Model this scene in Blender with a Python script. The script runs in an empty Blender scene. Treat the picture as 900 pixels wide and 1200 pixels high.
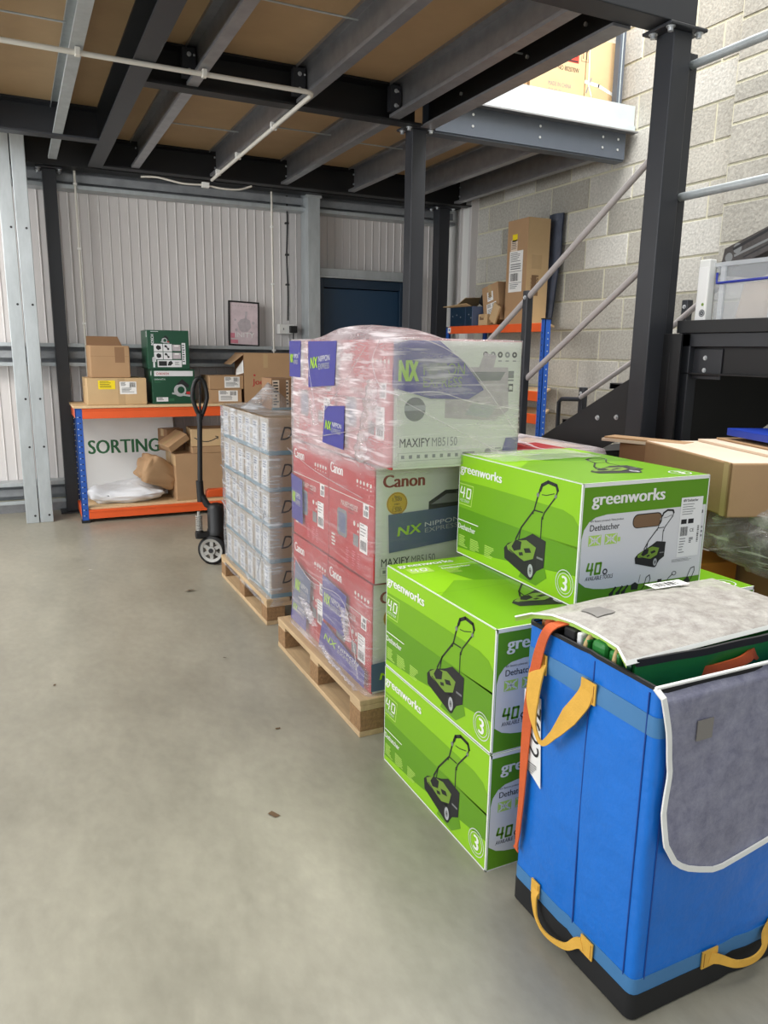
import bpy, bmesh, math, random
from mathutils import Vector, Matrix, noise
random.seed(7)
SC = bpy.context.scene
COL = SC.collection
R = math.radians

# ---------------------------------------------------------------- camera
cam_d = bpy.data.cameras.new('camera')
cam_d.sensor_fit = 'VERTICAL'
cam_d.sensor_height = 36.0
cam_d.lens = 885.67 * 36.0 / 1200.0
cam_d.clip_start = 0.05
cam_d.clip_end = 200
cam = bpy.data.objects.new('camera', cam_d)
COL.objects.link(cam)
def _rows(yaw, pitch, roll):
    f = Vector((math.sin(yaw)*math.cos(pitch), math.cos(yaw)*math.cos(pitch), -math.sin(pitch)))
    r = Vector((math.cos(yaw), -math.sin(yaw), 0.0))
    u = r.cross(f)
    r2 = r*math.cos(roll) + u*math.sin(roll)
    u2 = -r*math.sin(roll) + u*math.cos(roll)
    return r2, u2, f
_r, _u, _f = _rows(R(25.826), R(12.112), R(0.859))
cam.matrix_world = Matrix(((_r.x, _u.x, -_f.x, 0.0), (_r.y, _u.y, -_f.y, 0.0), (_r.z, _u.z, -_f.z, 1.42), (0, 0, 0, 1)))
SC.camera = cam

# ---------------------------------------------------------------- world, lights, exposure
w = bpy.data.worlds.new('world'); SC.world = w
w.use_nodes = True
bg = w.node_tree.nodes['Background']
bg.inputs[0].default_value = (0.88, 0.95, 1.0, 1)
bg.inputs[1].default_value = 0.40
def area(name, loc, target, sx, sy, power, col):
    d = bpy.data.lights.new(name, 'AREA'); d.shape = 'RECTANGLE'
    d.size = sx; d.size_y = sy; d.energy = power; d.color = col
    o = bpy.data.objects.new(name, d); COL.objects.link(o)
    o.location = loc
    o.rotation_euler = (Vector(target) - Vector(loc)).to_track_quat('-Z', 'Y').to_euler()
    return o
area('roof_light', (3.0, 1.6, 6.6), (3.2, 3.2, 0), 3.5, 4.5, 270, (1.0, 0.985, 0.95))
area('hall_light', (-1.6, 0.6, 5.2), (0.6, 2.8, 0), 4.0, 3.0, 75, (1.0, 0.98, 0.94))
area('loading_door', (-1.2, -5.5, 2.2), (1.0, 6.0, 1.2), 5.0, 3.6, 110, (0.97, 0.985, 1.0))
area('side_door', (-3.9, 3.4, 2.0), (1.0, 4.6, 1.0), 5.2, 3.2, 250, (0.95, 0.975, 1.0))
area('bay_fill', (-1.4, 5.2, 2.72), (-0.4, 6.2, 0), 2.4, 0.6, 85, (1.0, 0.98, 0.95))  # added lamp out of view, lifts the floor and wall at back left
area('upper_light', (3.4, 3.6, 6.0), (3.9, 5.0, 3.2), 2.2, 3.0, 410, (1, 0.985, 0.965))
SC.view_settings.view_transform = 'Standard'
SC.view_settings.look = 'None'
SC.view_settings.exposure = 0.0
SC.view_settings.gamma = 1.0
SC.view_settings.use_curve_mapping = False

# ---------------------------------------------------------------- materials
def lin(c):
    c /= 255.0
    return c/12.92 if c <= 0.04045 else ((c+0.055)/1.055)**2.4
def rgb(r, g, b):
    return (lin(r), lin(g), lin(b), 1.0)
MATS = {}
def mat(name, col, rough=0.6, metal=0.0, var=0.0, scale=8.0, bump=0.0, bscale=60.0, stretch=None, spec=0.5, trans=0.0):
    if name in MATS: return MATS[name]
    m = bpy.data.materials.new(name); m.use_nodes = True
    nt = m.node_tree; N = nt.nodes; L = nt.links
    b = N['Principled BSDF']
    c = rgb(*col)
    b.inputs['Base Color'].default_value = c
    b.inputs['Roughness'].default_value = rough
    b.inputs['Metallic'].default_value = metal
    b.inputs['Specular IOR Level'].default_value = spec
    b.inputs['Transmission Weight'].default_value = trans
    if var or bump:
        tc = N.new('ShaderNodeTexCoord'); mp = N.new('ShaderNodeMapping')
        L.new(tc.outputs['Object'], mp.inputs[0])
        if stretch: mp.inputs['Scale'].default_value = stretch
    if var:
        nz = N.new('ShaderNodeTexNoise'); nz.inputs['Scale'].default_value = scale
        nz.inputs['Detail'].default_value = 6; nz.inputs['Roughness'].default_value = 0.62
        L.new(mp.outputs[0], nz.inputs['Vector'])
        cr = N.new('ShaderNodeValToRGB')
        cr.color_ramp.elements[0].position = 0.28; cr.color_ramp.elements[1].position = 0.72
        lo = 1.0 - var; hi = 1.0 + var*0.55
        cr.color_ramp.elements[0].color = (c[0]*lo, c[1]*lo, c[2]*lo, 1)
        cr.color_ramp.elements[1].color = (min(1, c[0]*hi), min(1, c[1]*hi), min(1, c[2]*hi), 1)
        L.new(nz.outputs['Fac'], cr.inputs[0]); L.new(cr.outputs[0], b.inputs['Base Color'])
    if bump:
        nb = N.new('ShaderNodeTexNoise'); nb.inputs['Scale'].default_value = bscale
        nb.inputs['Detail'].default_value = 4
        L.new(mp.outputs[0], nb.inputs['Vector'])
        bp = N.new('ShaderNodeBump'); bp.inputs['Strength'].default_value = bump; bp.inputs['Distance'].default_value = 0.02
        L.new(nb.outputs['Fac'], bp.inputs['Height']); L.new(bp.outputs[0], b.inputs['Normal'])
    MATS[name] = m
    return m

M = {}
M['steel'] = mat('charcoal_paint', (42, 44, 49), 0.45, 0.0, 0.10, 6)
M['steel2'] = mat('dark_grey_daylit_charcoal', (78, 85, 95), 0.42, 0.0, 0.08, 6)  # grey of the guard post; on the far edge beam it holds painted daylight
M['black'] = mat('black_paint', (16, 17, 19), 0.5, 0.0, 0.1, 8)
M['galv'] = mat('galvanised_steel', (178, 184, 186), 0.42, 0.35, 0.16, 14, stretch=(1, 1, 0.3))
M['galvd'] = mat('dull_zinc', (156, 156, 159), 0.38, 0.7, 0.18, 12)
M['patch'] = mat('grey_patch', (126, 122, 118), 0.6)
M['seam'] = mat('dark_blue_seam', (10, 62, 140), 0.6)
M['zincshade'] = mat('painted_shade_zinc', (146, 149, 152), 0.6, 0.3, 0.2, 10)  # same zinc as the lips, channel shade painted in as a darker tone
M['railtube'] = mat('grey_tube_paint', (176, 170, 168), 0.4, 0.15, 0.05, 10)
M['galvp'] = mat('galvanised_plate', (196, 206, 208), 0.45, 0.35, 0.06, 10)
M['bolt'] = mat('zinc_bolt', (205, 208, 210), 0.3, 0.6)
M['chip'] = mat('chipboard', (176, 148, 112), 0.75, 0, 0.10, 3.0, 0.05, 180)
M['clad'] = mat('grey_cladding', (206, 202, 200), 0.42, 0.0, 0.03, 2)
M['white'] = mat('white_plastic', (226, 226, 222), 0.4)
M['whitep'] = mat('white_paper', (232, 231, 228), 0.6, 0, 0.03, 20)
M['ink'] = mat('black_ink', (26, 26, 28), 0.6)
M['grey_ink'] = mat('grey_ink', (120, 122, 122), 0.6)
M['mortar'] = mat('mortar', (200, 196, 172), 0.95, 0, 0.12, 30)
M['door'] = mat('navy_door_paint', (27, 58, 84), 0.4, 0, 0.05, 3)
M['doord'] = mat('navy_frame_paint', (20, 44, 64), 0.42, 0, 0.05, 3)
M['card'] = mat('kraft_cardboard', (172, 138, 102), 0.78, 0, 0.07, 5, 0.04, 120)
M['cardl'] = mat('pale_kraft_cardboard', (196, 166, 124), 0.75, 0, 0.07, 5, 0.04, 120)
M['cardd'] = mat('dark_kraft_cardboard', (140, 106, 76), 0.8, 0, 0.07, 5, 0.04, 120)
M['cardp'] = mat('pale_board_top', (222, 202, 180), 0.7, 0, 0.06, 6)
M['tape'] = mat('packing_tape', (186, 158, 118), 0.25, 0, 0.05, 12)
M['orange'] = mat('orange_powder_coat', (226, 92, 38), 0.42, 0, 0.05, 8)
M['blue'] = mat('blue_powder_coat', (34, 84, 170), 0.42, 0, 0.05, 8)
M['ply'] = mat('shelf_chipboard', (214, 184, 142), 0.7, 0, 0.10, 40)
M['wood'] = mat('pallet_pine', (192, 164, 126), 0.8, 0, 0.22, 6, 0.1, 50, stretch=(6, 0.6, 6))
M['woodd'] = mat('pallet_block', (150, 116, 80), 0.9, 0, 0.35, 70, 0.3, 120)
M['green'] = mat('lime_print', (140, 196, 18), 0.34, 0, 0.02, 3)
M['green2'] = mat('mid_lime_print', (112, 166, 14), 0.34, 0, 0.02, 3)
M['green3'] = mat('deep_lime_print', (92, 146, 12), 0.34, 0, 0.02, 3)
M['green4'] = mat('leaf_green_print', (176, 212, 96), 0.34)
M['gwhite'] = mat('box_white', (232, 232, 230), 0.38)
M['gsil'] = mat('box_pale_grey', (214, 214, 216), 0.4)
M['olive'] = mat('hood_green_print', (112, 144, 46), 0.4)
M['redb'] = mat('red_print', (176, 42, 44), 0.4, 0, 0.04, 4)
M['redd'] = mat('dark_red_print', (132, 30, 32), 0.4)
M['cream'] = mat('cool_white_print', (214, 216, 206), 0.4, 0, 0.03, 3)
M['gold'] = mat('gold_print', (206, 164, 44), 0.35)
M['purple'] = mat('purple_tape_print', (54, 52, 138), 0.35, 0, 0.08, 20)
M['slate'] = mat('slate_blue_print', (84, 98, 128), 0.35, 0, 0.05, 6)
M['lime'] = mat('lime_letter', (164, 206, 44), 0.4)
M['bosch'] = mat('dark_green_print', (22, 70, 48), 0.38, 0, 0.05, 5)
M['bosch2'] = mat('mid_green_print', (44, 96, 66), 0.38)
M['silver'] = mat('silver_print', (170, 172, 174), 0.4)
M['rubber'] = mat('black_rubber', (22, 22, 23), 0.65)
M['bluef'] = mat('blue_tarpaulin', (8, 110, 206), 0.38, 0, 0.10, 5, 0.4, 14)
M['blueb'] = mat('pale_blue_band', (66, 122, 172), 0.5, 0, 0.06, 10)
M['blackf'] = mat('black_fabric', (20, 20, 22), 0.7, 0, 0.2, 20)
M['yellow'] = mat('yellow_webbing', (222, 170, 66), 0.75, 0, 0.1, 30, 0.1, 220)
M['ostrap'] = mat('orange_webbing', (206, 92, 42), 0.7, 0, 0.1, 30, 0.1, 220)
M['bandgreen'] = mat('dark_green_band', (36, 92, 50), 0.5)
M['greenf'] = mat('green_tarpaulin', (36, 122, 48), 0.45, 0, 0.12, 10, 0.15, 16)
M['rope'] = mat('jute_rope', (196, 168, 118), 0.85, 0, 0.2, 60)
M['hem'] = mat('white_hem', (232, 232, 228), 0.7, 0, 0.05, 30)
M['iron'] = mat('cast_grey', (160, 158, 152), 0.5, 0.2, 0.1, 10)
M['red'] = mat('red_label', (216, 58, 44), 0.5)
M['yel'] = mat('yellow_label', (240, 214, 30), 0.5)
M['signgreen'] = mat('sign_green', (38, 100, 58), 0.5)
M['signw'] = mat('sign_white', (226, 226, 224), 0.5)
M['cyan'] = mat('blue_tape', (104, 138, 152), 0.3, 0, 0.08, 20)
M['dovecard'] = mat('taupe_cardboard', (158, 136, 112), 0.7, 0, 0.06, 6)
M['dovegrey'] = mat('pale_box_side', (178, 170, 158), 0.6, 0, 0.10, 8)
M['pink'] = mat('poster_print', (214, 196, 200), 0.4, 0, 0.22, 9)
M['pinkd'] = mat('poster_pink', (214, 130, 146), 0.4, 0, 0.2, 20)
M['posterd'] = mat('poster_grey', (186, 176, 180), 0.4, 0, 0.2, 30)
M['mailer'] = mat('white_poly_mailer', (222, 224, 228), 0.35, 0, 0.04, 6, 0.1, 14)
M['dplastic'] = mat('dark_plastic_sheet', (84, 90, 104), 0.25, 0, 0.35, 7, 0.3, 20)
M['grain'] = mat('woodgrain_board', (62, 56, 54), 0.45, 0, 0.5, 5, stretch=(1, 8, 8))
M['bluep'] = mat('blue_plastic', (40, 52, 150), 0.3)
M['bluesh'] = mat('royal_blue_board', (30, 62, 170), 0.35)
M['brown_in'] = mat('box_inside_brown', (120, 92, 66), 0.8)
M['amber'] = mat('amber_print', (150, 98, 26), 0.5, 0, 0.15, 6)
M['dust'] = mat('dry_leaf', (96, 74, 52), 0.9)
M['wire'] = mat('black_cable', (20, 20, 22), 0.5)
M['pvc'] = mat('cream_conduit', (214, 210, 200), 0.42)

def block_material():
    m = bpy.data.materials.new('concrete_block'); m.use_nodes = True
    nt = m.node_tree; N = nt.nodes; L = nt.links; b = N['Principled BSDF']
    g = N.new('ShaderNodeNewGeometry')
    cr = N.new('ShaderNodeValToRGB'); e = cr.color_ramp.elements
    e[0].color = rgb(156, 153, 144); e[1].color = rgb(198, 196, 189)
    x = cr.color_ramp.elements.new(0.5); x.color = rgb(176, 172, 162)
    L.new(g.outputs['Random Per Island'], cr.inputs[0])
    tc = N.new('ShaderNodeTexCoord')
    n1 = N.new('ShaderNodeTexNoise'); n1.inputs['Scale'].default_value = 55; n1.inputs['Detail'].default_value = 5
    n2 = N.new('ShaderNodeTexNoise'); n2.inputs['Scale'].default_value = 2.2; n2.inputs['Detail'].default_value = 4
    for n in (n1, n2): L.new(tc.outputs['Object'], n.inputs['Vector'])
    r2 = N.new('ShaderNodeMapRange'); r2.inputs[1].default_value = 0.3; r2.inputs[2].default_value = 0.7
    r2.inputs[3].default_value = 0.78; r2.inputs[4].default_value = 1.1
    L.new(n1.outputs['Fac'], r2.inputs[0])
    r3 = N.new('ShaderNodeMapRange'); r3.inputs[1].default_value = 0.3; r3.inputs[2].default_value = 0.7
    r3.inputs[3].default_value = 0.88; r3.inputs[4].default_value = 1.06
    L.new(n2.outputs['Fac'], r3.inputs[0])
    mu = N.new('ShaderNodeMath'); mu.operation = 'MULTIPLY'
    L.new(r2.outputs[0], mu.inputs[0]); L.new(r3.outputs[0], mu.inputs[1])
    vm = N.new('ShaderNodeVectorMath'); vm.operation = 'SCALE'
    L.new(cr.outputs[0], vm.inputs[0]); L.new(mu.outputs[0], vm.inputs['Scale'])
    L.new(vm.outputs[0], b.inputs['Base Color']); b.inputs['Roughness'].default_value = 0.95
    bp = N.new('ShaderNodeBump'); bp.inputs['Strength'].default_value = 0.5; bp.inputs['Distance'].default_value = 0.006
    L.new(n1.outputs['Fac'], bp.inputs['Height']); L.new(bp.outputs[0], b.inputs['Normal'])
    return m
M['block'] = block_material()

def floor_material():
    m = bpy.data.materials.new('power_floated_concrete'); m.use_nodes = True
    nt = m.node_tree; N = nt.nodes; L = nt.links; b = N['Principled BSDF']
    tc = N.new('ShaderNodeTexCoord')
    mp = N.new('ShaderNodeMapping'); mp.inputs['Scale'].default_value = (1, 0.55, 1); mp.inputs['Rotation'].default_value = (0, 0, 0.5)
    L.new(tc.outputs['Object'], mp.inputs[0])
    n1 = N.new('ShaderNodeTexNoise'); n1.inputs['Scale'].default_value = 1.3; n1.inputs['Detail'].default_value = 9; n1.inputs['Roughness'].default_value = 0.62
    n2 = N.new('ShaderNodeTexNoise'); n2.inputs['Scale'].default_value = 30; n2.inputs['Detail'].default_value = 6
    n3 = N.new('ShaderNodeTexNoise'); n3.inputs['Scale'].default_value = 5; n3.inputs['Detail'].default_value = 8; n3.inputs['Roughness'].default_value = 0.7
    for n in (n1, n2, n3): L.new(mp.outputs[0], n.inputs['Vector'])
    cr = N.new('ShaderNodeValToRGB'); e = cr.color_ramp.elements
    e[0].position = 0.3; e[0].color = rgb(136, 132, 118); e[1].position = 0.72; e[1].color = rgb(166, 162, 146)
    L.new(n1.outputs['Fac'], cr.inputs[0])
    r2 = N.new('ShaderNodeMapRange'); r2.inputs[1].default_value = 0.3; r2.inputs[2].default_value = 0.7
    r2.inputs[3].default_value = 0.93; r2.inputs[4].default_value = 1.05
    L.new(n2.outputs['Fac'], r2.inputs[0])
    r3 = N.new('ShaderNodeMapRange'); r3.inputs[1].default_value = 0.35; r3.inputs[2].default_value = 0.7
    r3.inputs[3].default_value = 0.9; r3.inputs[4].default_value = 1.06
    L.new(n3.outputs['Fac'], r3.inputs[0])
    mu = N.new('ShaderNodeMath'); mu.operation = 'MULTIPLY'
    L.new(r2.outputs[0], mu.inputs[0]); L.new(r3.outputs[0], mu.inputs[1])
    vm = N.new('ShaderNodeVectorMath'); vm.operation = 'SCALE'
    L.new(cr.outputs[0], vm.inputs[0]); L.new(mu.outputs[0], vm.inputs['Scale'])
    L.new(vm.outputs[0], b.inputs['Base Color'])
    rr = N.new('ShaderNodeMapRange'); rr.inputs[3].default_value = 0.26; rr.inputs[4].default_value = 0.46
    L.new(n3.outputs['Fac'], rr.inputs[0]); L.new(rr.outputs[0], b.inputs['Roughness'])
    bp = N.new('ShaderNodeBump'); bp.inputs['Strength'].default_value = 0.08; bp.inputs['Distance'].default_value = 0.01
    L.new(n3.outputs['Fac'], bp.inputs['Height']); L.new(bp.outputs[0], b.inputs['Normal'])
    return m
M['floor'] = floor_material()

def film_material(name, tint, base, gain, stretch, rough=0.16, bump=0.6):
    """thin plastic film: clear, with whitish creases; the mesh attribute 'haze' says how many layers lie over each other"""
    m = bpy.data.materials.new(name); m.use_nodes = True
    nt = m.node_tree; N = nt.nodes; L = nt.links
    N.remove(N['Principled BSDF']); out = N['Material Output']
    at = N.new('ShaderNodeAttribute'); at.attribute_name = 'haze'
    tc = N.new('ShaderNodeTexCoord')
    mp = N.new('ShaderNodeMapping'); mp.inputs['Scale'].default_value = stretch; mp.inputs['Rotation'].default_value = (0.22, 0.12, 0.0)
    L.new(tc.outputs['Object'], mp.inputs[0])
    n1 = N.new('ShaderNodeTexNoise'); n1.inputs['Scale'].default_value = 9; n1.inputs['Detail'].default_value = 7; n1.inputs['Roughness'].default_value = 0.65
    n1.inputs['Distortion'].default_value = 0.6
    L.new(mp.outputs[0], n1.inputs['Vector'])
    n2 = N.new('ShaderNodeTexNoise'); n2.inputs['Scale'].default_value = 5; n2.inputs['Detail'].default_value = 5
    L.new(tc.outputs['Object'], n2.inputs['Vector'])
    r1 = N.new('ShaderNodeMapRange'); r1.inputs[1].default_value = 0.5; r1.inputs[2].default_value = 0.68; r1.inputs[4].default_value = gain*0.7
    L.new(n1.outputs['Fac'], r1.inputs[0])
    r2 = N.new('ShaderNodeMapRange'); r2.inputs[1].default_value = 0.42; r2.inputs[2].default_value = 0.68; r2.inputs[4].default_value = gain*0.5
    L.new(n2.outputs['Fac'], r2.inputs[0])
    mp3 = N.new('ShaderNodeMapping'); mp3.inputs['Scale'].default_value = (1.2, 1.2, 15); mp3.inputs['Rotation'].default_value = (-0.75, 0.6, 0.0)
    L.new(tc.outputs['Object'], mp3.inputs[0])
    n3 = N.new('ShaderNodeTexNoise'); n3.inputs['Scale'].default_value = 4; n3.inputs['Detail'].default_value = 3
    L.new(mp3.outputs[0], n3.inputs['Vector'])
    r3 = N.new('ShaderNodeMapRange'); r3.inputs[1].default_value = 0.56; r3.inputs[2].default_value = 0.66; r3.inputs[4].default_value = gain*1.0
    L.new(n3.outputs['Fac'], r3.inputs[0])
    a0 = N.new('ShaderNodeMath'); a0.operation = 'ADD'; L.new(r1.outputs[0], a0.inputs[0]); L.new(r3.outputs[0], a0.inputs[1])
    a1 = N.new('ShaderNodeMath'); a1.operation = 'ADD'; L.new(a0.outputs[0], a1.inputs[0]); L.new(r2.outputs[0], a1.inputs[1])
    a2 = N.new('ShaderNodeMath'); a2.operation = 'ADD'; L.new(a1.outputs[0], a2.inputs[0]); a2.inputs[1].default_value = base
    a3 = N.new('ShaderNodeMath'); a3.operation = 'MULTIPLY'; a3.use_clamp = True
    L.new(a2.outputs[0], a3.inputs[0]); L.new(at.outputs['Fac'], a3.inputs[1])
    bp = N.new('ShaderNodeBump'); bp.inputs['Strength'].default_value = bump; bp.inputs['Distance'].default_value = 0.02
    L.new(n1.outputs['Fac'], bp.inputs['Height'])
    df = N.new('ShaderNodeBsdfDiffuse'); df.inputs[0].default_value = rgb(*tint)
    gl = N.new('ShaderNodeBsdfGlossy'); gl.inputs['Roughness'].default_value = rough
    L.new(bp.outputs[0], gl.inputs['Normal'])
    tr = N.new('ShaderNodeBsdfTransparent')
    ly = N.new('ShaderNodeLayerWeight'); ly.inputs[0].default_value = 0.12; L.new(bp.outputs[0], ly.inputs['Normal'])
    mf = N.new('ShaderNodeMath'); mf.operation = 'MULTIPLY_ADD'; mf.inputs[1].default_value = 0.5; mf.inputs[2].default_value = 0.03
    L.new(ly.outputs['Fresnel'], mf.inputs[0])
    mx1 = N.new('ShaderNodeMixShader'); L.new(a3.outputs[0], mx1.inputs[0]); L.new(tr.outputs[0], mx1.inputs[1]); L.new(df.outputs[0], mx1.inputs[2])
    mx2 = N.new('ShaderNodeMixShader'); L.new(mf.outputs[0], mx2.inputs[0]); L.new(mx1.outputs[0], mx2.inputs[1]); L.new(gl.outputs[0], mx2.inputs[2])
    L.new(mx2.outputs[0], out.inputs['Surface'])
    return m
M['film'] = film_material('stretch_film', (232, 224, 226), 0.22, 0.24, (0.8, 0.8, 5.0))
M['filmd'] = film_material('grey_stretch_film', (200, 203, 208), 0.22, 0.55, (0.8, 0.8, 5.0))
M['bagfilm'] = film_material('clear_crinkled_bag', (200, 197, 192), 0.08, 0.6, (1.0, 1.0, 1.0), 0.1, 1.0)
M['clearbox'] = film_material('clear_polypropylene', (226, 230, 234), 0.24, 0.02, (1, 1, 1), 0.1, 0.05)

def mesh_fabric(name, col1, col2, tcol, sc=26):
    m = bpy.data.materials.new(name); m.use_nodes = True
    nt = m.node_tree; N = nt.nodes; L = nt.links; b = N['Principled BSDF']; out = N['Material Output']
    tc = N.new('ShaderNodeTexCoord'); n1 = N.new('ShaderNodeTexNoise'); n1.inputs['Scale'].default_value = sc; n1.inputs['Detail'].default_value = 9
    n1.inputs['Roughness'].default_value = 0.78; n1.inputs['Distortion'].default_value = 0.25
    L.new(tc.outputs['Object'], n1.inputs['Vector'])
    cr = N.new('ShaderNodeValToRGB'); e = cr.color_ramp.elements
    e[0].position = 0.36; e[0].color = rgb(*col1); e[1].position = 0.66; e[1].color = rgb(*col2)
    L.new(n1.outputs['Fac'], cr.inputs[0]); L.new(cr.outputs[0], b.inputs['Base Color'])
    b.inputs['Roughness'].default_value = 0.5
    bp = N.new('ShaderNodeBump'); bp.inputs['Strength'].default_value = 0.35; bp.inputs['Distance'].default_value = 0.01
    L.new(n1.outputs['Fac'], bp.inputs['Height']); L.new(bp.outputs[0], b.inputs['Normal'])
    t = N.new('ShaderNodeBsdfTransparent'); t.inputs[0].default_value = rgb(*tcol)
    mx = N.new('ShaderNodeMixShader'); mx.inputs[0].default_value = 0.86
    L.new(t.outputs[0], mx.inputs[1]); L.new(b.outputs[0], mx.inputs[2]); L.new(mx.outputs[0], out.inputs['Surface'])
    return m
M['lid'] = mesh_fabric('translucent_mesh_sheet', (150, 142, 136), (200, 196, 188), (235, 235, 230))
M['flap'] = mesh_fabric('grey_mesh_sheet', (122, 122, 142), (158, 158, 174), (220, 220, 230))

# ---------------------------------------------------------------- helpers
class MB:
    """collects geometry and builds it as ONE mesh object"""
    def __init__(s): s.v = []; s.f = []; s.fm = []; s.fs = []; s.mats = []
    def mi(s, m):
        if isinstance(m, str): m = M[m]
        if m not in s.mats: s.mats.append(m)
        return s.mats.index(m)
    def add(s, verts, faces, m, smooth=False):
        b = len(s.v); k = s.mi(m)
        s.v.extend([tuple(p) for p in verts])
        for f in faces:
            s.f.append([b+i for i in f]); s.fm.append(k); s.fs.append(smooth)
    def box(s, x0, x1, y0, y1, z0, z1, m, xf=None):
        p = [Vector((x, y, z)) for z in (z0, z1) for y in (y0, y1) for x in (x0, x1)]
        if xf: p = [xf @ q for q in p]
        s.add(p, [(0, 2, 3, 1), (4, 5, 7, 6), (0, 1, 5, 4), (2, 6, 7, 3), (0, 4, 6, 2), (1, 3, 7, 5)], m)
        return s
    def poly(s, pts, m): s.add(pts, [tuple(range(len(pts)))], m); return s
    def prism(s, pts, vec, m):
        n = len(pts); vec = Vector(vec)
        a = [Vector(p) for p in pts]; b = [p + vec for p in a]
        nrm = Vector((0, 0, 0))
        for i in range(n): nrm += a[i].cross(a[(i+1) % n])
        fl = nrm.dot(vec) > 0
        f = [tuple(range(n)), tuple(range(2*n-1, n-1, -1))]
        f += [(i, n+i, n+(i+1) % n, (i+1) % n) for i in range(n)]
        if fl: f = [t[::-1] for t in f]
        s.add(a+b, f, m); return s
    def tube(s, pts, r, m, n=10, caps=True, closed=False):
        pts = [Vector(p) for p in pts]; k = len(pts)
        rs = r if isinstance(r, (list, tuple)) else [r]*k
        V = []; up = None
        for i, p in enumerate(pts):
            if closed: t = pts[(i+1) % k] - pts[i-1]
            else: t = (pts[min(i+1, k-1)] - pts[max(i-1, 0)])
            t.normalize()
            if up is None:
                up = Vector((0, 0, 1)) if abs(t.z) < 0.9 else Vector((1, 0, 0))
            sd = t.cross(up)
            if sd.length < 1e-6: sd = t.orthogonal()
            sd.normalize(); up = sd.cross(t).normalized()
            for j in range(n):
                a = 2*math.pi*j/n
                V.append(p + (sd*math.cos(a) + up*math.sin(a))*rs[i])
        F = []
        for i in range(k if closed else k-1):
            i2 = (i+1) % k
            for j in range(n):
                F.append((i*n+j, i*n+(j+1) % n, i2*n+(j+1) % n, i2*n+j))
        s.add(V, F, m, True)
        if caps and not closed:
            s.add(V[:n], [tuple(range(n-1, -1, -1))], m); s.add(V[-n:], [tuple(range(n))], m)
        return s
    def disc(s, c, axis, r, h, m, n=16, r2=None):
        c = Vector(c); a = Vector(axis).normalized()
        s.tube([c, c + a*h], [r, r if r2 is None else r2], m, n); return s
    def ribbon(s, pts, nrms, width, m, th=0.003):
        """flat strap along pts; nrms = facing direction at each point"""
        pts = [Vector(p) for p in pts]; k = len(pts); V = []
        ws = width if isinstance(width, (list, tuple)) else [width]*k
        for i, p in enumerate(pts):
            t = (pts[min(i+1, k-1)] - pts[max(i-1, 0)]).normalized()
            nn = Vector(nrms[i] if isinstance(nrms[0], (list, tuple, Vector)) else nrms)
            sd = t.cross(nn).normalized(); nn = sd.cross(t).normalized()
            for a, b in ((-1, 1), (1, 1), (1, -1), (-1, -1)):
                V.append(p + sd*a*ws[i]/2 + nn*b*th/2)
        F = []
        for i in range(k-1):
            for j in range(4):
                F.append((i*4+j, (i+1)*4+j, (i+1)*4+(j+1) % 4, i*4+(j+1) % 4))
        F += [(0, 1, 2, 3), tuple(4*(k-1)+j for j in (3, 2, 1, 0))]
        s.add(V, F, m, False); return s
    def grid(s, fn, nu, nv, m, smooth=True):
        V = [fn(i/nu, j/nv) for j in range(nv+1) for i in range(nu+1)]
        F = [(j*(nu+1)+i, j*(nu+1)+i+1, (j+1)*(nu+1)+i+1, (j+1)*(nu+1)+i) for j in range(nv) for i in range(nu)]
        s.add(V, F, m, smooth); return s
    def build(s, name, parent=None, loc=None, rotz=0.0, bevel=0.0, seg=2, label=None, cat=None, group=None, kind=None, merge=False):
        me = bpy.data.meshes.new(name)
        me.from_pydata(s.v, [], s.f)
        for m in s.mats: me.materials.append(m)
        me.polygons.foreach_set('material_index', s.fm)
        me.polygons.foreach_set('use_smooth', s.fs)
        me.update()
        o = bpy.data.objects.new(name, me); COL.objects.link(o)
        if loc is not None: o.location = loc
        o.rotation_euler.z = rotz
        if parent: o.parent = parent
        if bevel:
            b = o.modifiers.new('soft_edge', 'BEVEL'); b.width = bevel; b.segments = seg
            b.limit_method = 'ANGLE'; b.angle_limit = R(40); b.harden_normals = False
        tag(o, label, cat, group, kind)
        return o
def tag(o, label=None, cat=None, group=None, kind=None):
    if label: o['label'] = label
    if cat: o['category'] = cat
    if group: o['group'] = group
    if kind: o['kind'] = kind
    return o
def empty(name, loc, label, cat, group=None, rotz=0.0):
    o = bpy.data.objects.new(name, None); COL.objects.link(o)
    o.location = loc; o.rotation_euler.z = rotz; o.empty_display_size = 0.1
    return tag(o, label, cat, group)
def dup(o, loc=None, rotz=None, label=None, group=None):
    r = o.copy(); COL.objects.link(r)
    if loc is not None: r.location = loc
    if rotz is not None: r.rotation_euler.z = rotz
    if label: r['label'] = label
    if group: r['group'] = group
    for ch in list(o.children):
        c = ch.copy(); COL.objects.link(c); c.parent = r
        for g in list(ch.children):
            d = g.copy(); COL.objects.link(d); d.parent = c
    return r
def struct(mb, name, bevel=0.0, **k):
    return mb.build(name, bevel=bevel, kind='structure', **k)

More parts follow.
